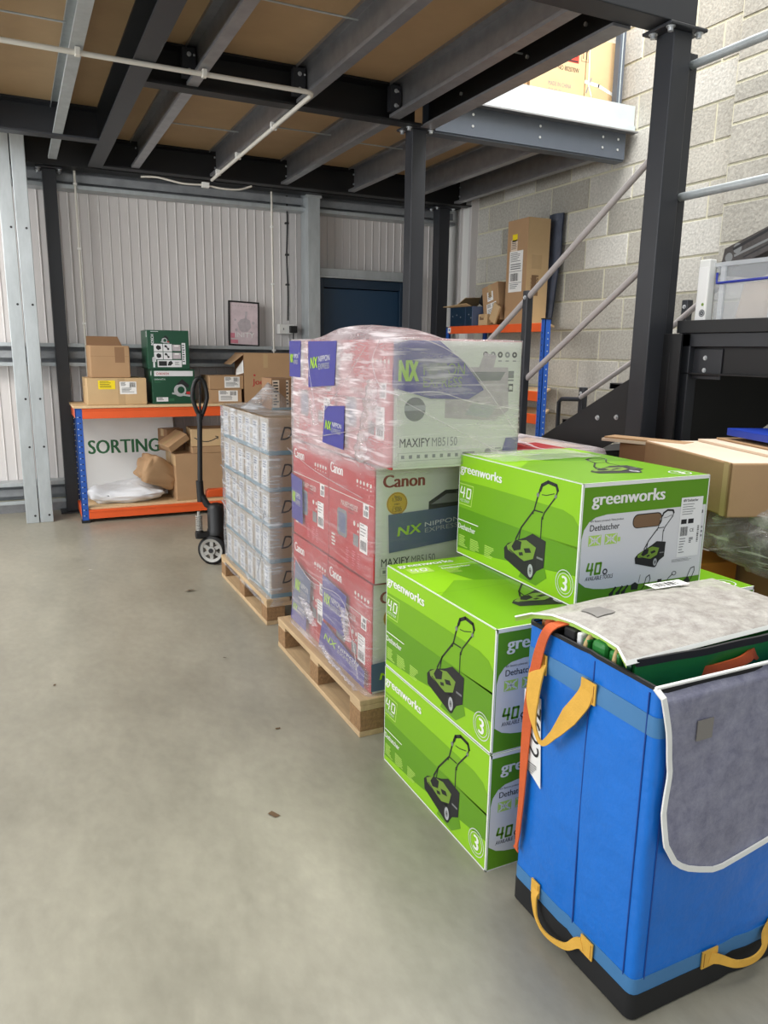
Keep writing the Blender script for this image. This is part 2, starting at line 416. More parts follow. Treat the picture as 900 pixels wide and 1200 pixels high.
_TX = {}
def glyphs(body, bold=0.0, shear=0.0):
    key = (body, bold, shear)
    if key not in _TX:
        cu = bpy.data.curves.new('t', 'FONT'); cu.body = body; cu.size = 1.0; cu.resolution_u = 3
        cu.offset = bold; cu.shear = shear
        o = bpy.data.objects.new('t', cu); COL.objects.link(o)
        bpy.context.view_layer.update()
        dg = bpy.context.evaluated_depsgraph_get()
        me = bpy.data.meshes.new_from_object(o.evaluated_get(dg))
        vs = [(v.co.x, v.co.y) for v in me.vertices]; fs = [tuple(p.vertices) for p in me.polygons]
        bpy.data.objects.remove(o); bpy.data.curves.remove(cu); bpy.data.meshes.remove(me)
        x0 = min(v[0] for v in vs); x1 = max(v[0] for v in vs)
        _TX[key] = ([(v[0]-x0, v[1]) for v in vs], fs, x1-x0)
    return _TX[key]

class Fr:
    """printing on a flat face: O lower-left corner, U right, V up; k = layer"""
    def __init__(s, mb, O, U, V, lift=0.0005):
        s.mb = mb; s.O = Vector(O); s.U = Vector(U).normalized(); s.V = Vector(V).normalized()
        s.N = s.U.cross(s.V); s.l = lift
    def P(s, u, v, k=1): return s.O + s.U*u + s.V*v + s.N*(s.l*k)
    def poly(s, pts, m, k=1):
        a = sum(pts[i][0]*pts[(i+1) % len(pts)][1] - pts[(i+1) % len(pts)][0]*pts[i][1] for i in range(len(pts)))
        if a < 0: pts = pts[::-1]
        s.mb.poly([s.P(u, v, k) for u, v in pts], m)
    def rect(s, u0, v0, u1, v1, m, k=1): s.poly([(u0, v0), (u1, v0), (u1, v1), (u0, v1)], m, k)
    def rrect(s, u0, v0, u1, v1, r, m, k=1, n=5):
        p = []
        for cx, cy, a0 in ((u1-r, v1-r, 0), (u0+r, v1-r, 90), (u0+r, v0+r, 180), (u1-r, v0+r, 270)):
            for i in range(n+1):
                a = R(a0 + 90*i/n); p.append((cx+r*math.cos(a), cy+r*math.sin(a)))
        s.poly(p, m, k)
    def circ(s, u, v, r, m, k=1, n=24, ry=None):
        ry = ry or r
        s.poly([(u+r*math.cos(2*math.pi*i/n), v+ry*math.sin(2*math.pi*i/n)) for i in range(n)], m, k)
    def ring(s, u, v, r0, r1, m, k=1, n=28, ratio=1.0):
        V = []; F = []
        for i in range(n):
            a = 2*math.pi*i/n
            V.append(s.P(u+r0*math.cos(a), v+r0*ratio*math.sin(a), k)); V.append(s.P(u+r1*math.cos(a), v+r1*ratio*math.sin(a), k))
        for i in range(n):
            j = (i+1) % n; F.append((2*i, 2*i+1, 2*j+1, 2*j))
        s.mb.add(V, F, m)
    def line(s, pts, wd, m, k=1):
        for (a, b) in zip(pts[:-1], pts[1:]):
            d = Vector((b[0]-a[0], b[1]-a[1]))
            if d.length < 1e-6: continue
            d.normalize(); q = Vector((-d.y, d.x))*wd/2; e = d*wd*0.3
            s.poly([(a[0]-e.x-q.x, a[1]-e.y-q.y), (b[0]+e.x-q.x, b[1]+e.y-q.y), (b[0]+e.x+q.x, b[1]+e.y+q.y), (a[0]-e.x+q.x, a[1]-e.y+q.y)], m, k)
    def frame(s, u0, v0, u1, v1, wd, m, k=1):
        s.rect(u0, v0, u1, v0+wd, m, k); s.rect(u0, v1-wd, u1, v1, m, k)
        s.rect(u0, v0+wd, u0+wd, v1-wd, m, k); s.rect(u1-wd, v0+wd, u1, v1-wd, m, k)
    def text(s, u, v, h, body, m, k=2, w=None, bold=0.0, shear=0.0, rot=0.0, align='L'):
        fat = bold*.9; vs, fs, tw = glyphs(body, 0.0, shear)
        sy = h/0.70; sx = sy if w is None else w/max(tw, 1e-6)
        ww = tw*sx; off = {'L': 0, 'C': -ww/2, 'R': -ww}[align]
        c, sn = math.cos(rot), math.sin(rot)
        for q in ((-1, 0, 1) if fat > .02 else (-1, 1) if fat else (0,)):
            P = []
            for x, y in vs:
                a = x*sx + off + q*fat*sy*.8; b = y*sy
                P.append(s.P(u + a*c - b*sn, v + a*sn + b*c, k + .15*(q+1)))
            s.mb.add(P, fs, m)
    def bars(s, u0, v0, u1, v1, m, k=2, n=18, vertical=True, seed=1):
        rd = random.Random(seed); x = 0.0; W = []
        while len(W) < n: W.append((rd.uniform(.3, 1.0), rd.uniform(.3, 1.0)))
        T = sum(a+b for a, b in W); 
        for a, b in W:
            p = x/T; q = (x+a)/T; x += a+b
            if vertical: s.rect(u0+(u1-u0)*p, v0, u0+(u1-u0)*q, v1, m, k)
            else: s.rect(u0, v0+(v1-v0)*p, u1, v0+(v1-v0)*q, m, k)
    def lines(s, u0, v0, u1, v1, n, m, k=2, seed=3, th=0.45):
        rd = random.Random(seed); st = (v1-v0)/n
        for i in range(n):
            e = u0 + (u1-u0)*rd.uniform(.55, 1.0)
            s.rect(u0, v1-st*i-st*th, e, v1-st*i, m, k)

def nz(p, s=1.0, o=0.0):
    return noise.noise(Vector((p[0]*s+o, p[1]*s-o*0.7, p[2]*s+o*1.3)))
def set_haze(o, fn):
    a = o.data.attributes.new('haze', 'FLOAT', 'POINT')
    for i, v in enumerate(o.data.vertices): a.data[i].value = fn(v.co)

# ================================================================ THE SETTING
b = MB(); b.box(-5, 7, -7, 7.25, -0.1, 0.0, 'floor'); struct(b, 'floor')

# back wall: ribbed metal cladding
def cladding(x0, x1, z0, z1):
    b = MB(); prof = []
    x = x0
    while x < x1 - 1e-6:
        for dx, dy in ((0, 0), (0.064, 0), (0.068, -0.007), (0.074, -0.007), (0.078, 0)):
            if x+dx <= x1: prof.append((x+dx, 7.2+dy))
        x += 0.08
    prof.append((x1, 7.2))
    V = [(p[0], p[1], z) for z in (z0, z1) for p in prof]; n = len(prof)
    b.add(V, [(i, i+1, n+i+1, n+i) for i in range(n-1)], 'clad')
    b.box(x0, x1, 7.201, 7.25, z0, z1, 'clad')
    return b
struct(cladding(-5.0, 4.25, 0.0, 3.9), 'wall_back')
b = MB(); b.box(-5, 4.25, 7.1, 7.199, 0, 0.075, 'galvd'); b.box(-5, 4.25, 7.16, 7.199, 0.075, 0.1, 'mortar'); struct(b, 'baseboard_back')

def girt(z0, z1, name, x0=-5, x1=4.2, y0=7.03):
    y1 = 7.19; t = 0.008; lip = 0.03
    P = [(y0, z1), (y1, z1), (y1, z0), (y0, z0), (y0, z0+lip), (y0+t, z0+lip), (y0+t, z0+t), (y1-t, z0+t), (y1-t, z1-t), (y0+t, z1-t), (y0+t, z1-lip), (y0, z1-lip)]
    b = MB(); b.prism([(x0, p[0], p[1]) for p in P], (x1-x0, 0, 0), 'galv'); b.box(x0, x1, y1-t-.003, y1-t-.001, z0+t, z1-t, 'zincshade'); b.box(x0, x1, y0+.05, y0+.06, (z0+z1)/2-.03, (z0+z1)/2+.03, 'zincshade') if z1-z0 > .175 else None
    struct(b, name)
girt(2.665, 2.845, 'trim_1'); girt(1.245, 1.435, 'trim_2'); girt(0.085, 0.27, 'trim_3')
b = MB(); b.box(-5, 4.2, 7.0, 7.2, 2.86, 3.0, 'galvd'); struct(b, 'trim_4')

# right wall: concrete blocks with raised faces over a mortar bed
def blockwall(name, x, y0, y1, courses, ztop, L=0.476, ph=4.808, shift=0.238):
    b = MB(); b.box(x+0.006, x+0.2, y0, y1, 0, ztop, 'mortar')
    for k, (za, zb) in enumerate(courses):
        y = ph + (shift if k % 2 else 0.0)
        while y > y0: y -= L
        while y < y1:
            a = max(y+0.006, y0+0.002); c = min(y+L-0.006, y1-0.002)
            if c - a > 0.03:
                p = x + random.uniform(-0.0015, 0.0015); za2 = za+0.006; zb2 = zb-0.006; e = 0.004
                V = [(p, a+e, za2+e), (p, c-e, za2+e), (p, c-e, zb2-e), (p, a+e, zb2-e),
                     (x+0.008, a, za2), (x+0.008, c, za2), (x+0.008, c, zb2), (x+0.008, a, zb2)]
                b.add(V, [(3, 2, 1, 0), (0, 1, 5, 4), (1, 2, 6, 5), (2, 3, 7, 6), (3, 0, 4, 7)], 'block')
            y += L
    return struct(b, name)
H = 0.2345
cs = [(1.60 + (i-7)*H, 1.60 + (i-6)*H) for i in range(0, 22)]
cs = [(max(0, a), c) for a, c in cs if c > 0.02]
blockwall('wall_right', 4.2, 0.6, 6.69, cs, 5.1)
cp = []; z = 0.0; pat = [H, H/2, H/2, H, H/2, H/2, H/2]
i = 0
while z < 5.0:
    h = pat[i % len(pat)]; cp.append((z, z+h)); z += h; i += 1
blockwall('wall_pier', 4.12, 0.6, 3.66, cp, 5.1, L=0.70, ph=3.66, shift=0.35)
b = MB(); b.box(4.16, 4.25, 6.70, 7.2, 0, 3.0, 'white'); b.box(4.13, 4.17, 6.88, 6.92, 0, 3.0, 'clad'); b.box(4.12, 4.25, 6.66, 6.70, 0, 3.0, 'clad'); struct(b, 'trim_5', 0.004)

# door in the back wall with galvanised lintel
b = MB()
b.box(2.66, 2.74, 7.06, 7.19, 0, 2.085, 'doord'); b.box(3.56, 3.64, 7.06, 7.19, 0, 2.085, 'doord'); b.box(2.74, 3.56, 7.06, 7.19, 2.0, 2.085, 'doord')
b.box(2.742, 3.558, 7.10, 7.15, 0.01, 1.995, 'door')
struct(b, 'door_1', 0.004)
b = MB(); b.box(2.64, 3.66, 7.04, 7.19, 2.09, 2.175, 'galv'); b.box(2.64, 3.66, 7.0, 7.05, 2.085, 2.10, 'galv'); struct(b, 'trim_6', 0.003)

# portal column of two galvanised channels, with bolt holes
b = MB()
for x0, x1 in ((-0.008, 0.088), (0.096, 0.194)):
    b.box(x0, x1, 6.62, 6.86, 0, 3.6, 'galv')
    for z in (0.06, 0.62, 1.0, 1.72, 2.28):
        b.disc(((x0+x1)/2 + 0.02, 6.6195, z), (0, -1, 0), 0.009, 0.0008, 'ink', 12)
struct(b, 'column_galvanised', 0.004)
b = MB(); b.box(2.545, 2.665, 6.96, 7.16, 0, 2.83, 'galv'); b.box(2.53, 2.68, 6.95, 7.0, 2.78, 2.83, 'galv'); struct(b, 'column_wall_post', 0.003)

def nut(b, c, ax, r=0.013, h=0.016):
    b.disc(c, ax, r*1.5, 0.003, 'bolt', 14); b.disc(Vector(c)+Vector(ax)*0.003, ax, r, h, 'bolt', 6)

def column(x0, y0, wd, ztop, name):
    b = MB(); b.box(x0, x0+wd, y0, y0+wd, 0.012, ztop-0.014, 'steel')
    b.box(x0-0.05, x0+wd+0.05, y0-0.05, y0+wd+0.05, 0, 0.012, 'steel')
    e = 0.055 if wd > 0.1 else 0.05
    b.box(x0-e, x0+wd+e, y0-e*0.6, y0+wd+e*0.6, ztop-0.014, ztop, 'steel')
    for sx in (x0-e*0.55, x0+wd+e*0.55):
        for sy in (y0-e*0.1, y0+wd*0.9):
            nut(b, (sx, sy, ztop-0.014), (0, 0, -1))
    struct(b, name, 0.004)
column(0.317, 6.95, 0.10, 2.80, 'column_1')
column(2.375, 4.575, 0.10, 2.80, 'column_2')
column(2.655, 2.705, 0.105, 2.795, 'column_3')
column(3.87, 6.85, 0.12, 2.80, 'column_4')

# mezzanine floor over us: boards, beams, joists
b = MB()
b.box(-5, 2.52, 2.69, 7.0, 3.0, 3.038, 'chip'); b.box(2.52, 4.19, 4.60, 7.0, 3.0, 3.038, 'chip')
struct(b, 'mezzanine_deck')
def cjoist(x0, x1, y0, y1, m='galvd', z0=2.80, z1=3.0, name='joist'):
    t = 0.004
    P = [(x0, z0+0.018), (x0, z0), (x1, z0), (x1, z1), (x0, z1), (x0, z1-0.018), (x0+t, z1-0.018), (x0+t, z1-t), (x1-t, z1-t), (x1-t, z0+t), (x0+t, z0+t), (x0+t, z0+0.018)]
    b = MB(); b.prism([(p[0], y0, p[1]) for p in P], (0, y1-y0, 0), m)
    for yy in (y0+0.04, y1-0.04):
        for zz in (z0+0.06, z0+0.14):
            b.disc((x0+0.04, yy, zz), (-1, 0, 0), 0.008, 0.01, 'bolt', 8)
    struct(b, name)
cjoist(0.353, 0.413, 2.82, 6.66, 'galv')
cjoist(0.957, 1.017, 2.82, 4.50); cjoist(0.957, 1.017, 4.61, 6.66)
cjoist(1.579, 1.637, 2.82, 4.50); cjoist(1.579, 1.637, 4.61, 6.66)
cjoist(2.174, 2.245, 2.82, 4.50); cjoist(2.19, 2.25, 4.61, 6.66)
for x in (2.82, 3.42, 3.92): cjoist(x, x+0.06, 4.70, 6.66)
cjoist(-0.26, -0.20, 2.82, 5.88); cjoist(-0.87, -0.81, 2.82, 5.88)
# deep dark beams
def xbeam(x0, x1, yweb, yfl, m, name, z0=2.80, z1=3.0, bolts=()):
    """channel along X: web at yweb, flanges out to yfl"""
    b = MB(); t = 0.010
    a, c = sorted((yweb, yfl)); s = 1 if yfl < yweb else -1
    b.box(x0, x1, yweb, yweb + s*t, z0, z1, m) if s > 0 else b.box(x0, x1, yweb-t, yweb, z0, z1, m)
    b.box(x0, x1, a, c, z0-0.012, z0, m); b.box(x0, x1, a, c, z1-0.012, z1-0.002, m)
    for bx in bolts:
        for bz in (2.86, 2.93): nut(b, (bx, min(a, yweb)-0.001, bz), (0, -1, 0), 0.009, 0.01)
    struct(b, name)
xbeam(0.745, 2.40, 4.60, 4.505, 'black', 'beam_mid')
xbeam(2.46, 4.13, 4.61, 4.70, 'steel2', 'beam_far_edge', bolts=(2.83, 3.37, 3.92, 4.06))
xbeam(0.745, 4.12, 6.76, 6.66, 'black', 'beam_back')
b = MB(); b.box(0.0, 4.12, 6.86, 7.02, 2.80, 2.99, 'black'); struct(b, 'beam_wall_edge')
xbeam(-5, 0.645, 5.98, 5.88, 'steel', 'beam_left_bay')
b = MB(); b.box(0.735, 0.745, 2.82, 6.74, 2.80, 3.0, 'black'); b.box(0.642, 0.745, 2.82, 6.74, 2.788, 2.80, 'steel'); b.box(0.642, 0.745, 2.82, 6.74, 2.988, 3.0, 'steel')
for y in (3.4, 4.35, 4.75, 5.9):
    for z in (2.86, 2.93): nut(b, (0.735, y, z), (-1, 0, 0), 0.009, 0.01)
struct(b, 'beam_main')
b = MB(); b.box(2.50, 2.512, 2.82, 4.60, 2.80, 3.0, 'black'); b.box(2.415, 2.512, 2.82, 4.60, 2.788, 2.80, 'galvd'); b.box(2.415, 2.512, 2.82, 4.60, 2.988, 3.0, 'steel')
for y in (3.1, 3.55, 4.2): b.disc((2.50, y, 2.9), (-1, 0, 0), 0.01, 0.01, 'bolt', 8)
struct(b, 'beam_stair_edge')
b = MB(); b.box(-5, 2.76, 2.69, 2.82, 2.80, 3.06, 'steel'); struct(b, 'beam_front', 0.004)
# cleats where the joists meet the middle beam
for x in (1.02, 1.64, 2.25):
    b = MB(); b.box(x-0.09, x-0.02, 4.455, 4.503, 2.83, 2.97, 'steel'); 
    for z in (2.86, 2.94): nut(b, (x-0.055, 4.455, z), (0, -1, 0), 0.008, 0.008)
    struct(b, 'joist_cleat')
# tie rods between the joists
for (x0, x1, y) in ((-0.2, 0.353, 4.3), (1.017, 1.579, 3.62), (1.017, 1.579, 5.75), (2.25, 2.82, 5.6), (2.245, 2.5, 3.6), (1.637, 2.19, 5.5)):
    b = MB(); b.tube([(x0, y, 2.93), (x1, y, 2.93)], 0.005, 'galv', 8); struct(b, 'joist_tie_rod')
# galvanised toe board along the open edge of the upper floor
b = MB(); b.box(2.52, 4.19, 4.575, 4.60, 2.985, 3.03, 'galvp'); b.box(2.52, 4.19, 4.59, 4.602, 3.03, 3.165, 'galvp'); b.box(2.52, 4.19, 4.54, 4.60, 2.975, 2.985, 'galvd')
struct(b, 'trim_7')
b = MB(); b.box(4.035, 4.085, 4.62, 4.67, 3.04, 4.15, 'steel2'); b.box(4.055, 4.06, 4.615, 4.62, 3.04, 4.15, 'galvp'); struct(b, 'column_guard_post')

# ================================================================ SERVICES ON WALL AND CEILING
def pts_bez(P, n=10):
    out = []
    for i in range(len(P)-1):
        p0 = Vector(P[max(i-1, 0)]); p1 = Vector(P[i]); p2 = Vector(P[i+1]); p3 = Vector(P[min(i+2, len(P)-1)])
        for k in range(n):
            t = k/n
            out.append(0.5*((2*p1) + (p2-p0)*t + (2*p0-5*p1+4*p2-p3)*t*t + (3*p1-p0-3*p2+p3)*t**3))
    out.append(Vector(P[-1])); return out
pc = empty('conduit_pipe', (0.0, 4.2, 2.775), 'cream plastic conduit pipe clipped under the mezzanine joists, turning towards the back wall', 'pipe')
b = MB(); b.tube([(-3, -0.015, 0), (1.53, 0.012, 0)] + [(1.53+0.05*math.sin(a), 0.062-0.05*math.cos(a), 0) for a in (0.5, 1.0, 1.57)] + [(1.585, 2.42, -0.01)], 0.0125, 'pvc', 12)
b.build('pipe_run', pc)
for x, y in ((0.385, 0.0), (0.985, 0.005)):
    b = MB(); b.box(x-0.012, x+0.012, y-0.02, y+0.02, -0.016, 0.02, 'pvc'); b.build('pipe_clip', pc, bevel=0.003)
for y in (0.75, 1.6, 2.2):
    b = MB(); b.box(1.565, 1.605, y-0.012, y+0.012, -0.016, 0.03, 'white'); b.build('pipe_clip', pc, bevel=0.003)
lc = empty('loose_cable', (1.5, 6.62, 2.72), 'white cable ends fanning out under the back beam from the conduit', 'cable')
b = MB(); b.tube(pts_bez([(-0.48, 0, .012), (-.35, 0, .02), (-.15, 0, -.005), (0.025, 0, .0), (.166, 0, -.013), (.31, 0, -.006), (.42, 0, .03)]), 0.008, 'pvc', 8); b.build('cable_run', lc)
b = MB(); b.box(0.0, 0.06, -0.02, 0.02, -0.02, 0.02, 'white'); b.build('junction_box', lc, bevel=0.003)
for x, lb in ((0.56, 'thin white vertical conduit on the cladding just right of the far dark column'), (2.216, 'thin white vertical conduit on the cladding between framed poster and black cable')):
    b = MB(); b.tube([(0, 0, 0), (0, 0, 1.72 if x < 1 else 1.95)], 0.009, 'pvc', 10)
    o = b.build('wall_conduit', loc=(x, 7.01 if x < 1 else 7.01, 1.1 if x < 1 else 0.9), label=lb, cat='conduit', group='white wall conduits')
    for z in (0.5, 1.1, 1.6):
        c = MB(); c.box(-0.014, 0.014, -0.012, 0.014, z-0.008, z+0.008, 'white'); c.build('conduit_clip', o)
b = MB(); b.tube(pts_bez([(0, 0, 1.14), (0.005, 0, .9), (-.004, 0, .6), (.004, 0, .3), (.0, 0, .02)], 8), 0.009, 'wire', 8)
o = b.build('power_cable', loc=(2.395, 7.12, 1.66), label='black power cable running down the cladding to the wall socket', cat='cable')
for z in (0.35, 0.62, 0.9):
    c = MB(); c.box(-0.016, 0.016, -0.012, 0.02, z-0.008, z+0.008, 'rubber'); c.build('cable_clip', o)
so = empty('wall_socket', (2.38, 7.14, 1.60), 'white wall socket with black plug, below the black cable', 'socket')
b = MB(); b.box(-.075, .075, -.035, .05, -.045, .045, 'white'); b.box(-.04, -.03, -.038, -.034, -.01, .01, 'grey_ink'); b.build('socket_plate', so, bevel=0.006)
b = MB(); b.box(.02, .085, -.09, -.035, -.035, .03, 'rubber'); b.tube([(.055, -.06, -.03), (.055, -.055, -.12), (.05, -.03, -.3)], .006, 'rubber', 8); b.build('black_plug', so, bevel=0.008)

# framed poster on the rail
fp = empty('framed_poster', (1.95, 7.085, 1.435), 'black framed pale pink poster standing on the wall rail', 'picture')
fp.rotation_euler = (R(-4), R(2), 0)
b = MB(); wd, ht = 0.292, 0.405
b.box(-wd/2, wd/2, -.012, .01, 0, .014, 'blackf'); b.box(-wd/2, wd/2, -.012, .01, ht-.014, ht, 'blackf'); b.box(-wd/2, -wd/2+.014, -.012, .01, .014, ht-.014, 'blackf'); b.box(wd/2-.014, wd/2, -.012, .01, .014, ht-.014, 'blackf')
b.build('frame', fp, bevel=0.002)
b = MB(); b.box(-wd/2+.013, wd/2-.013, -.004, .004, .013, ht-.013, 'pink')
f = Fr(b, (-wd/2+.014, -.0045, .014), (1, 0, 0), (0, 0, 1)); W = wd-.028; HH = ht-.028
f.poly([(.09, .13), (.12, .11), (.17, .12), (.2, .16), (.19, .22), (.16, .235), (.165, .3), (.145, .3), (.14, .24), (.1, .225), (.07, .19)], 'posterd', 1)
f.circ(.06, .13, .012, 'posterd'); f.circ(.22, .2, .014, 'posterd'); f.circ(.05, .22, .01, 'posterd'); f.circ(.2, .11, .012, 'posterd')
f.text(.05, .065, .045, 'INITY', 'whitep', 2, w=.18)
f.rect(.004, .055, .045, .1, 'pinkd', 1); f.rect(.004, .008, .075, .04, 'pinkd', 1)
for i in range(9): f.rect(.02+i*.026, .345, .034+i*.026, .352, 'posterd', 1)
b.build('print', fp)
for pl in ([(0.015, .30), (.03, .305), (.15, .14), (.14, .125)], [(.15, .12), (.16, .115), (.235, .0), (.22, .0)], [(.15, .29), (.16, .28), (.25, .17), (.245, .16)]): pass

# ================================================================ SORTING BENCH
bx0, bx1, by0, by1 = 0.405, 2.27, 6.47, 7.0
sb = empty('sorting_bench', ((bx0+bx1)/2, (by0+by1)/2, 0), 'two-tier storage bench with orange beams, blue legs and chipboard shelves', 'shelving')
ox, oy = (bx0+bx1)/2, (by0+by1)/2
for x in (bx0, bx1-0.05):
    for y in (by0, by1-0.05):
        b = MB(); xx, yy = x-ox, y-oy; f_ = -1 if y == by0 else 1
        b.box(xx, xx+.05, yy if f_ < 0 else yy+.046, yy+.004 if f_ < 0 else yy+.05, .01, .94, 'blue')
        b.box(xx if x == bx0 else xx+.046, xx+.004 if x == bx0 else xx+.05, yy, yy+.05, .01, .94, 'blue')
        for i in range(18):
            z = .06+i*.047
            b.disc((xx+.033, yy-.0004, z), (0, -1, 0), .0055, .0006, 'ink', 8); b.disc((xx+.016, yy-.0004, z), (0, -1, 0), .0045, .0006, 'galvp', 8)
            if x == bx0: b.disc((xx-.0004, yy+.028, z), (-1, 0, 0), .0055, .0006, 'galvp', 8)
        b.box(xx-.006, xx+.056, yy-.006, yy+.056, 0, .022, 'rubber')
        b.build('leg', sb)
for z0, z1 in ((.847, .928), (.03, .103)):
    for y in (by0, by1-.03):
        b = MB(); b.box(bx0+.052-ox, bx1-.052-ox, y-oy, y+.03-oy, z0, z1, 'orange'); b.box(bx0+.052-ox, bx1-.052-ox, y-.004-oy, y-oy, z1-.018, z1, 'orange')
        b.build('beam', sb, bevel=0.004)
    for x in (bx0, bx1-.03):
        b = MB(); b.box(x-ox, x+.03-ox, by0+.05-oy, by1-.05-oy, z0, z1, 'orange'); b.build('side_beam', sb, bevel=0.004)
b = MB(); b.box(bx0-.012-ox, bx1-ox, by0-.012-oy, by1-oy, .93, .95, 'ply'); b.build('top_board', sb, bevel=0.002)
b = MB(); b.box(bx0+.03-ox, bx1-.03-ox, by0+.02-oy, by1-.02-oy, .104, .12, 'ply'); b.build('lower_board', sb, bevel=0.002)

b = MB(); b.box(-.375, .375, -.006, .006, 0, .70, 'signw')
f = Fr(b, (-.375, -.0065, 0), (1, 0, 0), (0, 0, 1)); f.text(.03, .385, .118, 'SORTING', 'signgreen', 1, w=.59, bold=.035)
o = b.build('sorting_sign', loc=(.865, 6.90, .122), label='white SORTING sign with green letters under the bench top', cat='sign')
o.rotation_euler.x = R(-3)

# ---------------------------------------------------------------- cartons
def carton(name, loc, size, rotz=0.0, m='card', label=None, group=None, cat='box', tape=True, prints=None, bevel=.004, lean=None, seam=True):
    wx, dy, h = size
    b = MB(); b.box(-wx/2, wx/2, -dy/2, dy/2, 0, h, m)
    fr = {'front': Fr(b, (-wx/2, -dy/2, 0), (1, 0, 0), (0, 0, 1)), 'left': Fr(b, (-wx/2, dy/2, 0), (0, -1, 0), (0, 0, 1)),
          'right': Fr(b, (wx/2, -dy/2, 0), (0, 1, 0), (0, 0, 1)), 'top': Fr(b, (-wx/2, -dy/2, h), (1, 0, 0), (0, 1, 0))}
    if seam: fr['top'].rect(.004, dy/2-.0012, wx-.004, dy/2+.0012, 'brown_in', 1)
    if prints: prints(fr, wx, dy, h)
    o = b.build(name, loc=loc, rotz=rotz, bevel=bevel, label=label, cat=cat, group=group)
    if lean: o.rotation_euler = (lean[0], lean[1], rotz)
    if tape:
        t = MB(); t.box(-wx/2-.0012, wx/2+.0012, -.024, .024, h, h+.0012, 'tape')
        t.box(-wx/2-.0014, -wx/2, -.024, .024, h*.68, h+.001, 'tape'); t.box(wx/2, wx/2+.0014, -.024, .024, h*.68, h+.001, 'tape')
        t.build('tape', o)
    return o
def sticker(o, frame_args, u0, v0, u1, v1, m='whitep', seed=1, style='ship', name='shipping_label', lift=.0012):
    b = MB(); f = Fr(b, *frame_args, lift=lift); f.rect(u0, v0, u1, v1, m, 1)
    W = u1-u0; Hh = v1-v0
    if style == 'ship':
        f.lines(u0+W*.06, v0+Hh*.62, u0+W*.5, v0+Hh*.94, 4, 'ink', 1.4, seed)
        f.bars(u0+W*.6, v0+Hh*.55, u0+W*.94, v0+Hh*.93, 'ink', 1.4, 10, True, seed)
        f.lines(u0+W*.1, v0+Hh*.1, u0+W*.9, v0+Hh*.5, 4, 'grey_ink', 1.4, seed+5)
    elif style == 'tall':
        f.lines(u0+W*.08, v0+Hh*.72, u0+W*.9, v0+Hh*.96, 6, 'ink', 1.4, seed, .3)
        f.rect(u0+W*.05, v0+Hh*.50, u0+W*.95, v0+Hh*.51, 'ink', 1.4); f.lines(u0+W*.1, v0+Hh*.53, u0+W*.9, v0+Hh*.69, 3, 'grey_ink', 1.4, seed+2, .5)
        f.bars(u0+W*.12, v0+Hh*.27, u0+W*.72, v0+Hh*.46, 'ink', 1.4, 16, True, seed)
        f.rect(u0+W*.05, v0+Hh*.22, u0+W*.95, v0+Hh*.23, 'ink', 1.4); f.lines(u0+W*.1, v0+Hh*.06, u0+W*.9, v0+Hh*.19, 3, 'grey_ink', 1.4, seed+9, .4)
    elif style == 'bars':
        f.lines(u0+W*.1, v0+Hh*.6, u0+W*.9, v0+Hh*.92, 4, 'grey_ink', 1.4, seed, .35); f.bars(u0+W*.12, v0+Hh*.12, u0+W*.85, v0+Hh*.5, 'ink', 1.4, 12, True, seed)
    elif style == 'lines':
        f.lines(u0+W*.1, v0+Hh*.1, u0+W*.9, v0+Hh*.9, 5, 'ink', 1.4, seed, .35)
    return b.build(name, o)

# on the bench top, left to right
wx, dy, h = .46, .36, .213
c1 = carton('cardboard_box', (.735, 6.70, .951), (wx, dy, h), R(1), 'cardl', 'wide tan carton with yellow label and white label at bench left end')
FA = lambda wx, dy: ((-wx/2, -dy/2, 0), (1, 0, 0), (0, 0, 1))
LA = lambda wx, dy: ((-wx/2, dy/2, 0), (0, -1, 0), (0, 0, 1))
sticker(c1, FA(wx, dy), .085, .125, .215, .195, 'yel', 3, 'lines', 'yellow_label')
sticker(c1, FA(wx, dy), .25, .085, .38, .185, 'whitep', 4)
t = MB(); Fr(t, *FA(wx, dy)).rect(.235, .0, .29, .213, 'tape', 1); t.build('tape', c1)
b = MB(); wx, dy, h = .305, .25, .255
b.box(-wx/2, wx/2, -dy/2, dy/2, 0, h, 'card'); Fr(b, *FA(wx, dy)).rect(.19, .12, .265, .245, 'cardd', .5); Fr(b, *FA(wx, dy)).rect(.0, .17, .3, .172, 'cardd', 1)
o = b.build('cardboard_box', loc=(.70, 6.71, .951+.2145), rotz=R(2), bevel=.005, label='plain brown carton standing open on the wide tan carton', cat='box')
b = MB(); b.prism([(-wx/2+.005, .1, h), (wx/2-.02, .1, h), (wx/2-.045, .16, h+.075), (-wx/2+.012, .16, h+.075)], (0, .004, 0), 'cardd'); b.build('flap', o)

